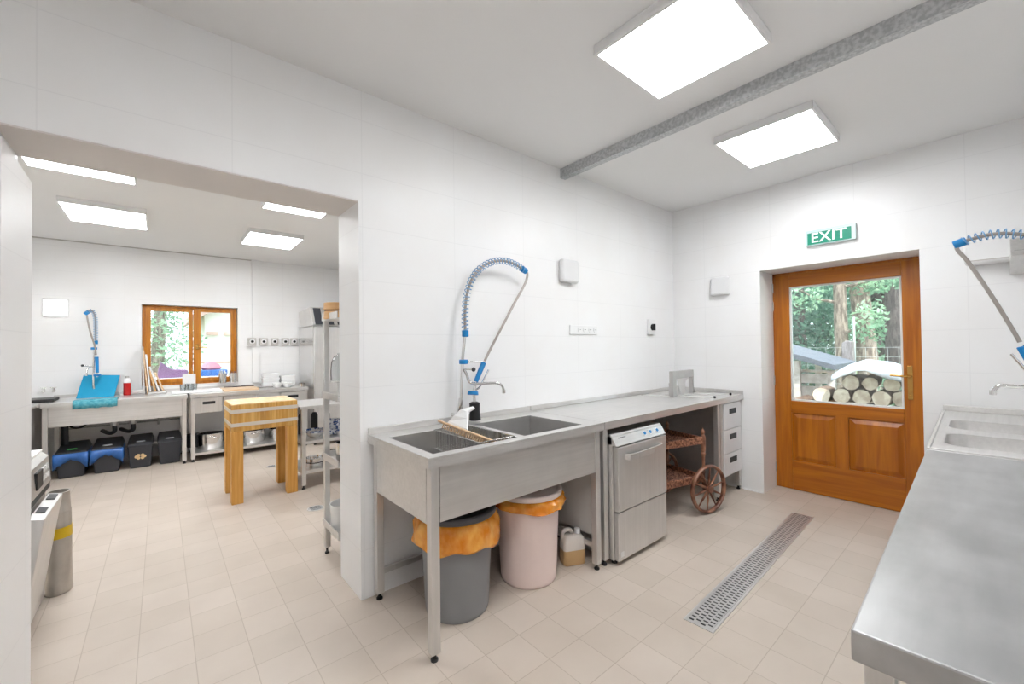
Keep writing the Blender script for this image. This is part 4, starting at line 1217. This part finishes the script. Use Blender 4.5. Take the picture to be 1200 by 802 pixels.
stack(1.12, 6.70, ZB + .001, .20, .20, .016, 2, m_chrome, 'steel_tray', 'shallow steel tray beside the pale board', 'tray')
for k, (x, y) in enumerate(((1.27, 6.66), (1.38, 6.58))):
    MB().lathe((x, y, ZB + .001), [(.001, .0), (.035, 0), (.04, .008), (.065, .045), (.07, .065), (.066, .065), (.06, .045), (.03, .008), (.001, .008)], 28).build('bowl', m_china, smooth=True,
        label=['white bowl left of the pair in front of the containers', 'white bowl right of the pair in front of the containers'][k], cat='bowl')
MB().lathe((1.56, 6.56, ZB + .001), [(.001, 0), (.045, 0), (.045, .05), (.041, .05), (.041, .006), (.001, .006)], 24).build('bain_marie_pot', m_chrome, smooth=True, label='steel beaker on the counter end in front of the fridge', cat='beaker')
# black tray, taps on the corner table
m = MB(); m.box(-1.30, -.88, 6.62, 6.96, ZB + .001, ZB + .035); m.build('black_tray', m_black, bevel=.008, label='black tray on the corner table at the left wall edge', cat='tray')
for k, x in enumerate((-1.03, -.95)):
    m = MB(); m.cyl((x, 7.195, .93), (x, 7.13, .93), .014, seg=12); m.cyl((x, 7.14, .92), (x, 7.14, .965), .012, seg=10); m.box(x - .025, x + .025, 7.13, 7.15, .965, .975)
    m.build('wall_valve', m_chrome, smooth=False, label=['chrome valve on the back wall, left of the pair', 'chrome valve on the back wall, right of the pair'][k], cat='valve')

# wall lamp and sockets in the back room
t = thing('wall_lamp', (-.943, YB - .03, 1.90), 'lit white square lamp on the back wall above the corner table', 'wall lamp')
m = MB(); m.box(-1.05, -.835, YB - .02, YB - .001, 1.795, 2.012); m.build('lamp_base', m_white, t, bevel=.01)
m = MB(); m.box(-1.035, -.85, YB - .07, YB - .0205, 1.81, 1.997); m.build('diffuser', m_elamp, t, bevel=.02, bseg=3)
names = ['first from left', 'second from left', 'middle', 'fourth from left', 'rightmost, touching the fridge']
for k, x in enumerate((1.03, 1.185, 1.33, 1.475, 1.60)):
    yy_ = YB - (.042 if k == 0 else .002)
    t = thing('wall_socket', (x, yy_, 1.5), 'socket box with black plug centre on the back wall, ' + names[k] + ' of five', 'socket', 'sockets on the back wall')
    m = MB(); m.box(x - .052, x + .052, yy_ - .03, yy_, 1.445, 1.56); m.build('housing', m_panelg, t, bevel=.006)
    m = MB(); m.cyl((x, yy_ - .0305, 1.505), (x, yy_ - .034, 1.505), .036, seg=20); m.build('socket_ring', m_white, t, smooth=True)
    m = MB(); m.cyl((x, yy_ - .034, 1.505), (x, yy_ - .055, 1.505), .019, seg=14); m.build('plug', m_black, t, smooth=True)

# fridge
t = thing('fridge', (2.0, 6.75, 0), 'tall stainless steel fridge standing in the back right corner', 'fridge')
m_mirror = steel('polished_side_steel', (0.66, 0.65, 0.64), 0.16, st=(3, 3, 3), var=.03)
m = MB(); m.box(1.665, 2.35, 6.36, 7.15, .09, 1.715); m.build('cabinet', m_mirror, t, bevel=.004)
m = MB(); m.box(1.665, 2.35, 6.29, 6.352, .12, 1.70); dr = m.build('door', m_steelv, t, bevel=.012, bseg=3)
m = MB(); m.box(2.26, 2.29, 6.25, 6.288, .85, 1.35); m.build('handle', m_black, dr, bevel=.004)
m = MB(); m.poly([(1.665, 6.36, 1.722), (1.665, 7.15, 1.722), (1.665, 7.15, 1.965), (1.665, 6.52, 2.00)], (.685, 0, 0)); m.build('compressor_housing', m_steel, t, bevel=.003)
m = MB()
for k in range(4):
    x = 1.70 + k * .155
    m.hexa([(x, 6.355, 1.74), (x + .10, 6.355, 1.74), (x + .10, 6.37, 1.74), (x, 6.37, 1.74), (x + .0, 6.50, 1.985), (x + .10, 6.50, 1.985), (x + .10, 6.515, 1.985), (x, 6.515, 1.985)])
m.build('vent_slot', m_dark, t)
for (x, y) in ((1.70, 6.42), (2.30, 6.42), (1.70, 7.1), (2.30, 7.1)):
    m = MB(); m.cyl((x, y, 0), (x, y, .09), .02, seg=12); m.build('foot', m_black, t, smooth=True)

# butcher block
bm_ = Matrix.Translation((.479, 4.425, 0)) @ Matrix.Rotation(math.radians(0.5), 4, 'Z')
t = thing('butcher_block', (.75, 4.65, 0), 'wooden butcher block table with two pale metal bands in the back room', 'butcher block')
BW, BD = .535, .50
m = MB(bm_); m.box(0, BW, 0, BD, .645, .884); m.build('block', m_block, t, bevel=.006)
m = MB(bm_); m.box(.004, BW - .004, .004, BD - .004, .8845, .890); m.build('pale_top', m_blockt, t, bevel=.002)
m_band = plain('pale_metal_band', lin(226, 218, 206), .35, .3)
for (z0, z1) in ((.810, .842), (.690, .722)):
    m = MB(bm_)
    for (a0, a1, b0, b1) in ((-.004, BW + .004, -.004, -.0005), (-.004, BW + .004, BD + .0005, BD + .004), (-.004, -.0005, -.0004, BD + .0004), (BW + .0005, BW + .004, -.0004, BD + .0004)):
        m.box(a0, a1, b0, b1, z0, z1)
    m.build('metal_band', m_band, t)
for (x, y) in ((0, 0), (BW - .09, 0), (0, BD - .09), (BW - .09, BD - .09)):
    m = MB(bm_); m.box(x, x + .09, y, y + .09, 0.0, .6445); m.build('leg', m_leg, t, bevel=.005)

# low shelf table with crockery
t = thing('shelf_table', (1.4, 4.75, 0), 'low stainless shelf table behind the butcher block, holding bowls and pans', 'table')
m = MB(); m.box(1.035, 1.95, 4.435, 5.03, .785, .815); m.build('worktop', m_steel, t, bevel=.003)
for z in (.435, .145):
    m = MB(); m.box(1.06, 1.93, 4.455, 5.01, z, z + .03); m.build('shelf', m_steel, t, bevel=.002)
for (x, y) in ((1.055, 4.45), (1.89, 4.45), (1.055, 4.975), (1.89, 4.975)): square_leg(t, x, y, .785, s=.04, mat=m_steelv)
m = MB(); m.box(1.10, 1.89, 4.99, 4.995, .18, .785)
def bowl_(x, y, z, r, h, mat, label, name='bowl', cat='bowl'):
    return MB().lathe((x, y, z), [(.001, 0), (r * .5, 0), (r * .55, h * .1), (r * .92, h * .65), (r, h), (r - .004, h), (r * .88, h * .65), (r * .5, h * .14), (.001, h * .14)], 28).build(name, mat, smooth=True, label=label, cat=cat)
bowl_(1.22, 4.62, .466, .085, .06, m_china, 'white bowl at the bottom of the left stack on the shelf table')
bowl_(1.22, 4.62, .490, .10, .055, m_cblue, 'blue patterned bowl stacked over the white bowl on the shelf table')
for k in range(4):
    bowl_(1.41, 4.66, .466 + k * .032, .085, .06, m_cblue, ['lowest', 'second lowest', 'second highest', 'topmost'][k] + ' blue patterned bowl of the tall stack on the shelf table')
for k in range(2):
    MB().lathe((1.22, 4.62, .176 + k * .045), [(.001, 0), (.085, 0), (.09, .038), (.094, .04), (.086, .04), (.08, .005), (.001, .005)], 28).build('steel_pan', m_chrome, smooth=True,
        label=['lower steel pan stacked on the bottom shelf of the shelf table', 'upper steel pan stacked on the bottom shelf of the shelf table'][k], cat='pan')
MB().lathe((1.40, 4.70, .176), [(.001, 0), (.06, 0), (.065, .11), (.06, .11), (.055, .006), (.001, .006)], 24).build('steel_jug', m_chrome, smooth=True, label='steel jug on the bottom shelf beside the stacked pans', cat='jug')
m = MB(); m.box(1.55, 1.80, 4.52, 4.86, .176, .30); m.build('storage_box', m_dark, bevel=.01, label='dark storage box on the bottom shelf of the shelf table', cat='box')
for k in range(3):
    MB().lathe((1.16 + k * .13, 4.90, .466), [(.001, 0), (.035, 0), (.035, .19), (.02, .22), (.001, .22)], 16).build('dark_jar', m_dark, smooth=True, label=['leftmost', 'middle', 'rightmost'][k] + ' of three dark jars at the back of the shelf table', cat='jar', group='dark jars on the shelf table')

# tall rack just behind the opening's right edge
t = thing('shelving_rack', (1.1, 2.82, 0), 'tall stainless shelving rack behind the right edge of the opening', 'rack')
rx0, rx1, ry0, ry1 = .836, 1.50, 2.66, 2.985
for (x, y) in ((rx0 + .005, ry1 - .035), (rx1 - .035, ry1 - .035), (rx0 + .045, ry0 + .005), (rx1 - .035, ry0 + .005)):
    m = MB(); m.box(x, x + .034, y, y + .034, .04, 1.60); o = m.build('post', m_steelv, t, bevel=.003)
    m = MB(); foot(m, x + .015, y + .015, .014); m.build('foot', m_black, o, smooth=True)
for z in (1.565, 1.045, .635, .19):
    m = MB(); m.box(rx0, rx1, ry0, ry1, z, z + .006)
    m.box(rx0, rx1, ry1 - .003, ry1 + .002, z, z + .045); m.box(rx0 - .002, rx0 + .003, ry0, ry1 - .003, z, z + .045)
    m.build('shelf', m_steel, t, bevel=.001)
t = thing('bamboo_steamer', (.90, 2.85, 1.61), 'round bamboo steamer on the top shelf of the rack', 'steamer')
for k in range(2):
    m = MB(); z = 1.611 + k * .057; m.lathe((.895, 2.86, z - .039), [(.001, .0), (.078, 0), (.078, .05), (.001, .05)], 32); m.build('steamer_tier', m_bamb, t, bevel=.003)
    m = MB(); m.torus((.895, 2.86, z - .039 + .008), .079, .004, seg=32, rs=6); m.build('binding_hoop', m_bamb, t)
m = MB(); m.lathe((.905, 2.86, 1.052), [(.001, .004), (.04, 0), (.038, .006), (.008, .012), (.006, .09), (.012, .10), (.05, .105), (.052, .112), (.001, .108)], 32)
m.build('cake_stand', m_china, smooth=True, label='white pedestal stand on the middle shelf of the rack', cat='stand')
m = MB(); m.lathe((.905, 2.86, 1.166), [(.048, 0), (.05, .06), (.045, .12), (.03, .155), (.006, .17), (.006, .18), (.001, .18)], 32)
m.build('glass_dome', m_glass2, smooth=True, label='clear glass dome covering the white pedestal stand', cat='dome')
m = MB(); m.lathe((.94, 2.80, .642), [(.001, 0), (.07, 0), (.075, .12), (.07, .12), (.065, .006), (.001, .006)], 24); m.build('steel_container', m_chrome, smooth=True, label='round steel container on the lower middle shelf of the rack', cat='container')
m = MB(); m.lathe((.93, 2.84, .197), [(.001, 0), (.08, 0), (.09, .16), (.085, .16), (.075, .006), (.001, .006)], 24); m.build('mixing_bowl', m_china, smooth=True, label='white tub on the lowest shelf of the rack', cat='tub')

# floor gullies
for k, (x, y, r) in enumerate(((1.022, 3.857, .068), (1.0, 5.6, .055))):
    t = thing('floor_gully', (x, y, 0), ['round steel floor drain between the butcher block and the rack', 'round steel floor drain behind the butcher block legs'][k], 'drain')
    m = MB(); m.lathe((x, y, 0), [(r - .008, .0005), (r - .008, .004), (r, .003), (r + .001, 0)], 32); m.build('drain_ring', m_steel, t)
    m = MB(); m.lathe((x, y, 0), [(.001, .0022), (r - .008, .0022), (r - .008, .0005)], 32); m.build('drain_cover', m_galv, t)
    m = MB()
    for i in range(-3, 4): m.box(x - r * .6, x + r * .6, y + i * r * .2 - .002, y + i * r * .2 + .002, .0024, .0028)
    m.build('slot', m_rod, t)

# machine at the left behind the jamb, with ajar door
t = thing('front_dishwasher', (-.75, 3.22, 0), 'stainless front-loading machine with ajar door behind the left jamb', 'machine')
my0, my1 = 2.86, 3.45
m = MB(); m.box(-1.05, -.49, my0, my1, .03, .655); m.build('body', m_steelv, t, bevel=.004)
m = MB(); m.poly([(-1.05, my0, .66), (-.467, my0, .66), (-.478, my0, .80), (-.505, my0, .828), (-1.05, my0, .828)], (0, my1 - my0, 0)); hd = m.build('control_head', m_steel, t, bevel=.004)
MB().box(-1.05, -.50, my0, my1, .8285, .838).build('top_cover', m_offwhite, t, bevel=.003)
m = MB(); m.box(-.476, -.464, 3.09, 3.22, .690, .775); m.build('display', m_black, hd, bevel=.002)
for k in range(3):
    for q_ in range(2):
        m = MB(); m.box(-.478, -.4665, 3.26 + k * .055, 3.285 + k * .055, .70 + q_ * .045, .725 + q_ * .045); m.build('button', m_white, hd, bevel=.002)
m = MB(); m.box(-.489, -.470, my0 + .02, my1 - .02, .63, .657); m.build('gap_shade', m_black, t)  # black strip standing in for the shade in the gap above the door
m = MB(); m.hexa([(-.488, my0 + .02, .10), (-.478, my0 + .02, .10), (-.478, my1 - .12, .10), (-.488, my1 - .12, .10), (-.465, my0 + .02, .612), (-.410, my0 + .02, .600), (-.410, my1 - .10, .600), (-.465, my1 - .10, .612)])
dr = m.build('door', m_steelv, t, bevel=.004)
for (y0_, y1_) in ((3.22, 3.32), (2.98, 3.07)):
    m = MB(); m.hexa([(-.455, y0_, .605), (-.424, y0_, .599), (-.424, y1_, .599), (-.455, y1_, .605), (-.455, y0_, .614), (-.424, y0_, .607), (-.424, y1_, .607), (-.455, y1_, .614)]); m.build('handle_slot', m_black, dr)
for (x, y) in ((-1.0, my0 + .05), (-.52, my0 + .05), (-1.0, my1 - .05), (-.52, my1 - .05)):
    MB().cyl((x, y, 0), (x, y, .031), .02, seg=10).build('foot', m_black, t)
# dented steel canister
t = thing('steel_canister', (-.365, 3.52, 0), 'dull steel canister with yellow tape band standing by the machine', 'canister')
cx_, cy_ = -.450, 3.532
m = MB(); m.lathe((cx_, cy_, 0), [(.001, 0), (.056, 0), (.060, .012), (.059, .03), (.057, .20), (.055, .36), (.053, .455), (.001, .455)], 40, .98, 1.2); m.build('lower_body', m_dented, t, smooth=True)
m = MB(); m.lathe((cx_, cy_, 0), [(.053, .456), (.054, .462), (.051, .47), (.047, .565), (.049, .572), (.042, .572), (.040, .50), (.001, .50)], 40, .98, 1.2); m.build('upper_rim', m_dented, t, smooth=True)
m = MB(); m.lathe((cx_, cy_, 0), [(.0560, .315), (.0570, .315), (.0562, .375), (.0552, .375)], 40, .99, 1.21); m.build('tape_band', m_yellow, t, smooth=True)

# ================================================================== OUTDOORS
MB().box(-25, 40, -25, 40, -.30, -.125).build('ground', m_grass, kind='structure')
def crown(mb, c, rad, n, size, flat=1.0, shell=.55):
    for _ in range(n):
        while True:
            p = Vector((random.uniform(-1, 1), random.uniform(-1, 1), random.uniform(-1, 1)))
            l_ = p.length
            if l_ < 1 and l_ > shell * random.random(): break
        q_ = Vector(c) + Vector((p.x * rad[0], p.y * rad[1], p.z * rad[2]))
        n_ = Vector((random.gauss(0, 1), random.gauss(0, 1), random.gauss(.6, 1))).normalized()
        a = n_.orthogonal().normalized(); b_ = n_.cross(a)
        th = random.uniform(0, 6.28); u = a * math.cos(th) + b_ * math.sin(th); v_ = n_.cross(u)
        s_ = size * random.uniform(.6, 1.3)
        mb.face([mb.v(q_ - u * s_), mb.v(q_ - v_ * s_ * .45), mb.v(q_ + u * s_), mb.v(q_ + v_ * s_ * .45)])
def tree(x, y, r, h, lean, crowns, leaf, bark, label, cat='tree', size=.09, name='tree', group=None):
    t = thing(name, (x, y, -.125), label, cat, group)
    m = MB(); pts = smoothpath([(x, y, -.125), (x + lean[0] * .3, y + lean[1] * .3, h * .33), (x + lean[0] * .7, y + lean[1] * .7, h * .66), (x + lean[0], y + lean[1], h)], 4)
    k_ = len(pts); m.tube(pts, [r * (1.25 - .6 * i / k_) for i in range(k_)], 14); tr = m.build('trunk', bark, t, smooth=True)
    m = MB()
    for (dx_, dy_, dz_, rx, ry, rz, n) in crowns:
        crown(m, (x + dx_, y + dy_, dz_), (rx, ry, rz), n, size)
    m.build('foliage', leaf, t)
    m = MB()
    for (dx_, dy_, dz_, rx, ry, rz, n) in crowns[:4]:
        zb = max(.3, min(h * .9, dz_ - rz * .5)); f_ = zb / h
        m.tube([(x + lean[0] * f_, y + lean[1] * f_, zb), (x + (dx_) * .6, y + dy_ * .6, dz_ - .1), (x + dx_, y + dy_, dz_ + .1)], [r * .35, r * .2, r * .08], 6)
    m.build('branch', bark, t)
    return t
random.seed(21)
tree(10.0, 1.975, .10, 5.5, (.0, .05), [(-.3, -.45, 1.75, .3, .28, .4, 260), (-.3, .6, 2.35, .5, .4, .4, 300), (0, -.6, 2.6, .5, .4, .3, 260), (0, 0, 5.2, 1.6, 1.6, 1.2, 700)], m_leafc, m_bark, 'slender pale-barked tree beyond the wire fence, left of the door pane', size=.05)
tree(11.0, 1.70, .155, 6.0, (.0, .45), [(-.3, .35, 1.6, .3, .25, .3, 220), (-.2, .1, 2.6, .6, .7, .28, 420), (0, 0, 5.5, 2, 2, 1.3, 700)], m_leafa, m_bark, 'thick leaning tree behind the fence in the middle of the door pane', size=.05)
tree(14.0, 1.62, .24, 7.5, (.1, .05), [(0, 1.4, 3.2, .8, .6, .8, 400), (0, 0, 6.5, 2.4, 2.4, 1.6, 700)], m_leafb, m_barkd, 'dark thick forest tree towards the right of the door pane')
tree(13.0, 1.22, .10, 7.0, (0, .02), [(.1, -.25, 2.7, .4, .22, .2, 120), (0, -.3, 1.0, .7, .4, .4, 350), (0, 0, 6.5, 1.8, 1.8, 1.2, 600)], m_leafc, m_barkd, 'thin dark forest tree at the right edge of the door pane', size=.05)
tree(12.5, 3.3, .12, 6.5, (0, .1), [(-.2, .2, 1.2, .9, .8, .7, 1300), (0, -.2, 2.2, 1.1, .9, .7, 1500), (0, .4, 3.6, 1.2, 1.2, .9, 900)], m_leafb, m_barkd, 'bushy dark green tree beyond the fence at the left of the door pane', size=.06)
for k, (x, y, lf) in enumerate(((17, -2.0, m_leafb), (18, .3, m_leafb), (17, 2.4, m_leafa), (18, 4.2, m_leafb), (16.5, 6.2, m_leafa), (15.5, -4.5, m_leafa), (21, 1.2, m_leafb), (21, 5.6, m_leafb))):
    tree(x, y, .16, 7.5, (random.uniform(-.3, .3), random.uniform(-.3, .3)), [(0, 0, 1.0, 1.5, 1.7, 1.1, 1300), (0, .3, 2.8, 1.6, 1.8, 1.2, 1500), (0, -.3, 4.8, 1.8, 2.0, 1.6, 1300)], lf, m_barkd,
         ['leftmost', 'second from left', 'third from left', 'fourth from left', 'fifth from left', 'sixth from left', 'seventh from left', 'rightmost'][[6, 5, 3, 2, 0, 7, 4, 1][k]] + ' of eight dark forest trees far behind the wire fence', size=.11, group='far forest trees seen through the exit door')
for k, (x, y, s_, lf) in enumerate(((9.6, 3.1, .55, m_leafa), (9.8, 1.05, .4, m_leafa), (10.2, .60, .5, m_leafc), (10.6, 2.5, .6, m_leafb))):
    t = thing('shrub', (x, y, -.125), ['leafy shrub behind the fence above the shed roof', 'leafy shrub behind the fence beside the thick grey post', 'pale leafy shrub behind the fence at the right of the door pane', 'dark shrub behind the fence between the shed and the pale tree'][k], 'shrub')
    m = MB(); crown(m, (x, y, s_ * 1.1 + .1), (s_, s_, s_ * 1.15), 1100, .035); m.build('foliage', lf, t)
    m = MB()
    for i in range(5): m.tube([(x, y, -.125), (x + random.uniform(-.3, .3), y + random.uniform(-.3, .3), s_)], [.015, .006], 5)
    m.build('stem', m_barkd, t)

# fence
t = thing('wire_fence', (8.6, 1.5, -.125), 'wire mesh fence with thin posts across the view behind the woodpile', 'fence')
m = MB(); yy0, yy1 = -1.2, 4.6
for k in range(int((yy1 - yy0) / .13) + 1):
    y = yy0 + k * .13; m.tube([(8.6, y, .0), (8.6, y, 1.30)], .0035, 4)
for z in (.1, .25, .40, .55, .70, .85, 1.0, 1.15, 1.30): m.tube([(8.6, yy0, z), (8.6, yy1, z)], .004, 4)
m.build('wire_mesh', m_wire, t)
for y in (-1.2, 1.545, 4.55):
    m = MB(); m.cyl((8.62, y, -.125), (8.62, y, 1.8), .016, seg=8); m.build('fence_post', m_wire, t, smooth=True)
m = MB(); m.poly([(7.75, 1.40, -.125), (7.75, 1.535, -.125), (7.75, 1.54, 1.37), (7.75, 1.49, 1.41), (7.75, 1.41, 1.40)], (.13, 0, 0))
m.build('fence_stump', m_post, bevel=.012, label='thick weathered grey post standing behind the tarpaulin', cat='post')

# slatted wood shelter
t = thing('wood_shelter', (7.1, 1.9, -.125), 'low pale slatted shelter with slanting blue-grey roof left of the woodpile', 'shelter')
m = MB(); m.hexa([(6.45, 1.36, 1.035), (7.75, 1.36, 1.035), (7.75, 3.2, 1.64), (6.45, 3.2, 1.64), (6.45, 1.36, 1.10), (7.75, 1.36, 1.10), (7.75, 3.2, 1.705), (6.45, 3.2, 1.705)]); m.build('roof', m_roof, t)
for (x, y, z) in ((6.60, 1.77, 1.14), (6.60, 3.05, 1.55), (7.6, 1.77, 1.14), (7.6, 3.05, 1.55), (6.62, 1.40, 1.02)):
    m = MB(); m.box(x, x + .07, y, y + .07, -.125, z); m.build('post', m_pale, t, bevel=.004)
for (z0, z1) in ((-.05, .12), (.18, .36), (.42, .60), (.66, .80), (.84, .965), (.985, 1.02)):
    m = MB(); m.box(6.675, 6.70, 1.42, 3.1, z0, z1); m.build('slat', m_pale, t, bevel=.003)

# firewood
random.seed(5)
cnt = 0
proto = []
def log_(r, L_, split):
    t = thing('firewood_log', (0, 0, 0), 'x', 'firewood log', 'stacked firewood logs')
    m = MB()
    n = 12; pts = []
    if split:
        for k in range(7):
            a = PI * (.1 + .8 * k / 6); pts.append((0, r * 1.25 * math.cos(a), r * 1.2 * math.sin(a) - r * .6))
        pts.append((0, -.1 * r, -r * .8)); 
    else:
        for k in range(n):
            a = 2 * PI * k / n; rr = r * random.uniform(.9, 1.05); pts.append((0, rr * math.cos(a), rr * math.sin(a)))
    m.poly(pts, (L_, 0, 0)); m.build('log_side', m_logbark if not split else m_log, t, bevel=.006)
    m = MB(); m.poly([(-.003, p[1] * .94, p[2] * .94) for p in pts], (.002, 0, 0)); m.build('cut_face', m_logend, t)
    return t
protos = [log_(.088, .55, False), log_(.095, .6, True), log_(.078, .5, False), log_(.096, .5, False)]
used = [False] * 4
rows_ = []
NR = 7
for row in range(NR):
    z = -.125 + .09 + row * .158
    y = .24 + (row % 2) * .09
    ymax = [1.76, 1.75, 1.74, 1.72, 1.68, 1.48, 1.14][row]
    rr_ = []
    while y < ymax: rr_.append((y, z)); y += .178
    rows_.append(rr_)
ordn = ['rightmost', 'second', 'third', 'fourth', 'fifth', 'sixth', 'seventh', 'eighth', 'ninth', 'tenth']
rown = ['bottom', 'second lowest', 'third lowest', 'middle', 'third highest', 'second highest', 'top']
for ri, rr_ in enumerate(rows_):
    for i, (y, z) in enumerate(rr_):
        k = random.choice((0, 1, 2, 3, 3, 0))
        x = 6.05 + random.uniform(-.06, .05)
        lab = 'firewood log, ' + ordn[i] + ('' if i == 0 else ' from right') + ' in the ' + rown[ri] + ' row of the pile outside'
        if not used[k]:
            o = protos[k]; used[k] = True; o['label'] = lab
        else:
            o = dup(protos[k], (0, 0, 0), lab)
        o.location = (x, y + random.uniform(-.01, .01), z)
        o.rotation_euler = (random.uniform(-3, 3) if k != 1 else random.uniform(-.5, .5), random.uniform(-.04, .04), random.uniform(-.15, .15))

# tarp over the pile
m = MB(); prof_ = [(1.27, 1.03), (1.20, 1.075), (1.12, 1.13), (1.04, 1.165), (.96, 1.16), (.84, 1.135), (.72, 1.10), (.58, 1.07), (.42, 1.04), (.30, .99), (.22, .86), (.16, .68)]
rows = []
for i, x in enumerate((5.86, 5.88, 5.93, 6.05, 6.25, 6.5, 6.62)):
    rg = []
    for j_, (y, z) in enumerate(prof_):
        low = [.07, .02, .0, 0, 0, 0, 0][i] if i < 3 else 0
        dz = {0: -.10 - .12 * max(0, (.95 - y)), 1: -.06, 2: -.015}.get(i, 0) + .012 * math.sin(j_ * 2.1 + i * 1.7)
        rg.append(m.v((x, y, z + dz)))
    rows.append(rg)
for i in range(len(rows) - 1):
    for j_ in range(len(prof_) - 1): m.face([rows[i][j_], rows[i][j_ + 1], rows[i + 1][j_ + 1], rows[i + 1][j_]])
o = m.build('tarpaulin', m_tarp, smooth=True, label='pale grey tarpaulin draped over the firewood pile outside', cat='tarpaulin')
s_ = o.modifiers.new('s', 'SOLIDIFY'); s_.thickness = .008

# seen through the kitchen window
random.seed(9)
tree(-.1, 13.0, .12, 4.5, (.2, 0), [(.1, 0, 1.6, .9, .7, .7, 700), (-.2, 0, 2.6, 1.0, .8, .7, 800), (-.3, 0, 3.7, 1.3, 1.2, .9, 700)], m_leafc, m_bark, 'leafy pale green tree outside the left window pane', size=.07)
tree(-2.4, 16.0, .15, 6, (.2, 0), [(.1, 0, 1.6, 1.6, 1.2, 1.2, 900), (-.2, 0, 3.4, 1.8, 1.5, 1.4, 1000)], m_leafa, m_bark, 'broad green tree farther back outside the left window pane', size=.1)
t = thing('white_house', (3.2, 15.2, -.125), 'white rendered outbuilding with pinkish timbers outside the right window pane', 'building')
m = MB(); m.box(.95, 5.5, 14.5, 17.5, -.125, 2.6); m.build('wall', m_render, t)
m = MB(); m.poly([(.55, 14.2, 2.15), (3.2, 14.2, 3.75), (5.9, 14.2, 2.15), (5.9, 14.2, 2.30), (3.2, 14.2, 3.92), (.55, 14.2, 2.30)], (0, 3.5, 0)); m.build('roof', m_beamp, t)
m = MB(); m.poly([(.95, 14.5, 2.6), (3.2, 14.5, 3.75), (5.5, 14.5, 2.6)], (0, 3, 0)); m.build('gable', m_render, t)
for (x0_, x1_) in ((.98, 1.25), (1.40, 1.60)):
    m = MB(); m.box(x0_, x1_, 14.42, 14.498, 1.83, 1.92); m.build('timber', m_beamp, t)
m = MB(); m.box(.5, 2.2, 14.3, 14.4, 1.02, 1.08); m.build('rail', m_beamp, t)
# terrace table with covers and sacks
t = thing('terrace_table', (.5, 10.2, -.125), 'long white terrace table outside the kitchen window', 'table')
m = MB(); m.box(-.35, 1.4, 9.9, 10.5, .84, .88); m.build('table_top', m_white, t)
for (x, y) in ((-.3, 9.95), (1.3, 9.95), (-.3, 10.4), (1.3, 10.4)):
    m = MB(); m.box(x, x + .06, y, y + .06, -.125, .84); m.build('leg', m_white, t)
m = MB(); m.poly([(-.05, 10.0, .881), (.40, 10.0, .881), (.40, 10.0, 1.02), (.16, 10.0, 1.035), (.0, 10.0, 1.18), (-.03, 10.0, 1.06)], (0, .35, 0)); m.build('purple_cover', m_purple, bevel=.015, label='purple cushion cover heaped on the terrace table behind left pane', cat='cushion')
m = MB(); m.box(.56, 1.02, 10.0, 10.4, .881, 1.00); m.build('blue_crate', m_bluec, bevel=.015, label='blue crate on the terrace table behind the right pane', cat='crate')
m = MB(); m.lathe((.76, 10.2, 1.001), [(.001, 0), (.14, 0), (.17, .04), (.14, .10), (.07, .15), (.001, .17)], 20, 1, .8, wob=lambda a, j: .08 * math.sin(3 * a + j)); m.build('pink_sack', m_pinkc, smooth=True, label='pink sack lying on the blue crate outside', cat='sack')
